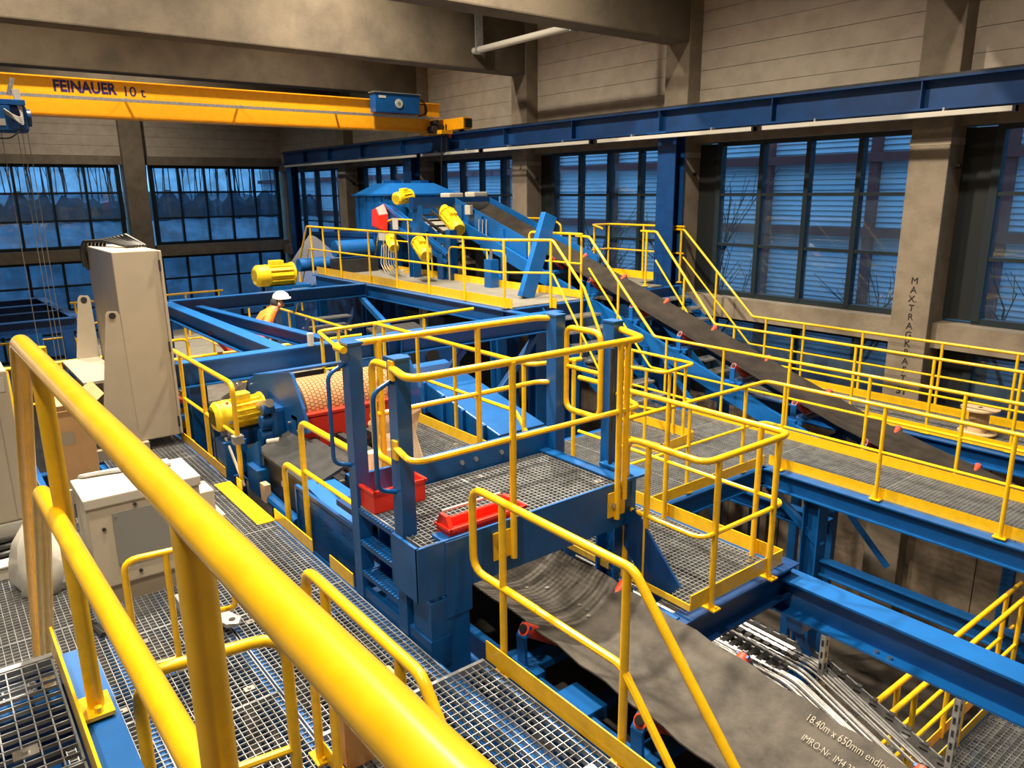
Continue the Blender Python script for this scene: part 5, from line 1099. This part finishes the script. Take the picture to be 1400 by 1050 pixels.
for i, x in enumerate((SY(1127, 885, 5.03).x, SY(1311, 960, 5.03).x)):
    s = MB().box(x-0.02,x+0.02,5.00,5.06,-4.25,-3.31).build('hanger_strut', 'tray_metal', t)
    hh = MB()
    for k in range(9): hh.box(x+0.02,x+0.022,5.022,5.038,-4.2+k*0.1,-4.15+k*0.1).box(x-0.008,x+0.008,4.996,5.0,-4.2+k*0.1,-4.15+k*0.1)
    tag(hh.build('strut_slots', 'dark_steel', s), kind='stuff')
t = thing('branch_cable_tray', 'second galvanised cable tray at the bottom right corner', 'tray')
for x in (-0.98, -0.30): MB().bar((x,5.30,-4.32),(x,7.4,-4.32),0.012,0.10).build('side_rail', 'tray_metal', t)
for k in range(8): tag(MB().tube([(-0.90+k*0.07,5.3,-4.30),(-0.90+k*0.07,7.4,-4.30)],0.024,7).build('conduit', 'tray_metal', t, True))
for k in range(6): MB().bar((-0.98,5.4+k*0.36,-4.345),(-0.30,5.4+k*0.36,-4.345),0.04,0.02).build('rung', 'tray_metal', t)
for y in (5.5, 7.2): MB().box(-0.66,-0.60,y-0.03,y+0.03,FLOOR,-4.36).build('support', 'galv', t)
# low platform bottom right
t = thing('pit_platform', 'low grating platform in the shade at the right edge', 'platform')
LD = -5.10
for k in range(3): grating(t, -2.2, -0.2, 5.6+k*1.05, 6.62+k*1.05, LD, pitch=0.05, clip=False)
for x in (-2.28, -0.15): MB().channel((x,5.55,LD-0.01),(x,8.8,LD-0.01),0.18,0.07,1).build('edge_beam', 'blue', t)
for x in (-2.2,-0.2):
    for y in (5.7, 8.6): MB().box(x-0.05,x+0.05,y-0.05,y+0.05,FLOOR,LD-0.2).build('leg', 'blue', t)
zr = -4.02
for k, x in enumerate((-2.36, -2.22)):
    railing(('nearer' if k else 'farther')+' of the twin yellow railings in the pit at the right edge', [[(x,5.35,zr),(x,8.55,zr)]], [(x,y,LD,zr) for y in (5.9,7.0,8.2)], [[(x,5.35,zr-0.5),(x,8.55,zr-0.5)]], [((x,5.4,LD),(x,8.6,LD),0.12)], feet=False)
# ================================================================== CABLE DRUM
t = thing('cable_reel', 'empty wooden cable reel on the walkway below the lettered column', 'reel')
c = Vector((-4.05, 11.62, LB))
for z in (0.02, 0.37):
    MB().lathe(c+Vector((0,0,z)), c+Vector((0,0,z+0.028)), [(0,0.245),(0.1,0.25),(0.9,0.25),(1,0.245)], 28).build('flange', 'wood', t, True)
MB().cyl(c+Vector((0,0,0.048)), c+Vector((0,0,0.37)), 0.13, 18).build('core', 'wood', t, True)
MB().cyl(c+Vector((0,0,0.398)), c+Vector((0,0,0.402)), 0.03, 12).build('spindle_hole', 'dark_steel', t)
# ================================================================== THE WORKER
def person():
    base = Vector((-12.7, 4.33, -3.4))
    t = thing('person', 'person in orange high visibility jacket and white helmet bending forward', 'person')
    J = {'pel':(0,0,0.92,.15),'waist':(0,.06,1.08,.15),'chest':(0.02,.22,1.32,.17),'neck':(0.03,.37,1.47,.075),'head':(0.03,.46,1.55,.09),'crown':(0.03,.52,1.64,.095),
         'shL':(-.19,.26,1.38,.075),'elL':(-.27,.36,1.12,.055),'wrL':(-.18,.54,.98,.04),'haL':(-.14,.60,.96,.03),
         'shR':(.20,.24,1.38,.075),'elR':(.30,.06,1.14,.055),'wrR':(.32,.02,.92,.04),'haR':(.32,.05,.85,.03),
         'hipL':(-.10,0,.88,.10),'knL':(-.12,.10,.50,.075),'anL':(-.12,.0,.10,.05),'toL':(-.12,.16,.04,.04),
         'hipR':(.10,0,.88,.10),'knR':(.12,.08,.50,.075),'anR':(.12,-.04,.10,.05),'toR':(.12,.12,.04,.04)}
    E = [('pel','waist'),('waist','chest'),('chest','neck'),('neck','head'),('head','crown'),('chest','shL'),('shL','elL'),('elL','wrL'),('wrL','haL'),('chest','shR'),('shR','elR'),('elR','wrR'),('wrR','haR'),
         ('pel','hipL'),('hipL','knL'),('knL','anL'),('anL','toL'),('pel','hipR'),('hipR','knR'),('knR','anR'),('anR','toR')]
    F = [('haL',(.02,.05,-.02)),('haL',(-.01,.055,-.03)),('haL',(-.035,.05,-.03)),('haL',(.045,.045,-.01)),('haL',(.05,.0,.02)),
         ('haR',(.02,.02,-.06)),('haR',(-.005,.02,-.065)),('haR',(-.03,.02,-.06)),('haR',(.04,.02,-.05)),('haR',(.02,.055,-.01))]
    ks = list(J); vs = [base+Vector(J[k][:3]) for k in ks]; rad = [J[k][3] for k in ks]; ed = [(ks.index(a), ks.index(b)) for a, b in E]
    for k, d in F:
        p = vs[ks.index(k)]; vs.append(p+Vector(d)); rad.append(0.010); ed.append((ks.index(k), len(vs)-1))
    me = bpy.data.meshes.new('body_skeleton'); me.from_pydata(vs, ed, []); o = bpy.data.objects.new('body_skeleton', me); COL.objects.link(o)
    sk = o.modifiers.new('skin', 'SKIN'); sb = o.modifiers.new('sub', 'SUBSURF'); sb.levels = 2; sb.render_levels = 2
    for i, v in enumerate(me.skin_vertices[0].data): v.radius = (rad[i], rad[i]); v.use_root = (i == 0)
    bpy.context.view_layer.update()
    m2 = bpy.data.meshes.new_from_object(o.evaluated_get(bpy.context.evaluated_depsgraph_get()))
    bpy.data.objects.remove(o)
    for nme in ('hivis', 'skin', 'trousers', 'black'): m2.materials.append(MATS[nme])
    hd = vs[ks.index('neck')]; hL = vs[ks.index('haL')]; hR = vs[ks.index('haR')]
    for f in m2.polygons:
        c = f.center; z = c.z-base.z; k = 0
        if z < 0.16: k = 3
        elif z < 0.90 and (c-hL).length > 0.14 and (c-hR).length > 0.14: k = 2
        if (c-hL).length < 0.11 or (c-hR).length < 0.11 or (z > 1.46 and c.y-base.y > 0.36): k = 1
        f.material_index = k; f.use_smooth = True
    m2.name = 'body'
    link(bpy.data.objects.new('body', m2), (0,0,0), t)
    hc = vs[ks.index('crown')]+Vector((0,0.0,0.0))
    MB().ball(hc+Vector((0,0.01,0.02)), 0.125, 0.145, 0.12, half=True).build('helmet', 'helmet', t, True)
    MB().lathe(hc+Vector((0,0.03,0.01)), hc+Vector((0,0.03,0.025)), [(0,0.155),(1,0.150)], 20).build('helmet_brim', 'helmet', t, True)
    fc = vs[ks.index('head')]
    MB().ball(fc+Vector((0,0.10,-0.02)), 0.016, 0.03, 0.025, 8, 6).build('nose', 'skin', t, True)
    for s in (-1,1):
        MB().ball(fc+Vector((s*0.034,0.085,0.02)), 0.012, 0.010, 0.008, 8, 6).build('eye', 'black', t, True)
        MB().ball(fc+Vector((s*0.092,0.0,0.01)), 0.014, 0.028, 0.036, 8, 6).build('ear', 'skin', t, True)
    MB().ball(fc+Vector((0,0.082,-0.058)), 0.026, 0.010, 0.007, 8, 6).build('mouth', 'red_steel', t, True)
    MB().ball(fc+Vector((0,-0.04,0.03)), 0.088, 0.08, 0.09, 12, 8).build('hair', 'bark', t, True)
    c = base+Vector((0.0,0.11,1.16))
    MB().lathe(c-Vector((0,0.012,0.03)), c+Vector((0,0.012,0.03)), [(0,0.183),(1,0.183)], 22).build('reflective_band', 'reflective', t, True)
person()
# fitting rod on the beam frame corner
tag(MB().cyl((-9.02,3.80,LC+0.0),(-9.02,3.80,LC+0.16),0.04,14).build('tin_can', 'white_paint', None, True), 'white can standing on the corner of the blue beam frame', 'can')
finish()
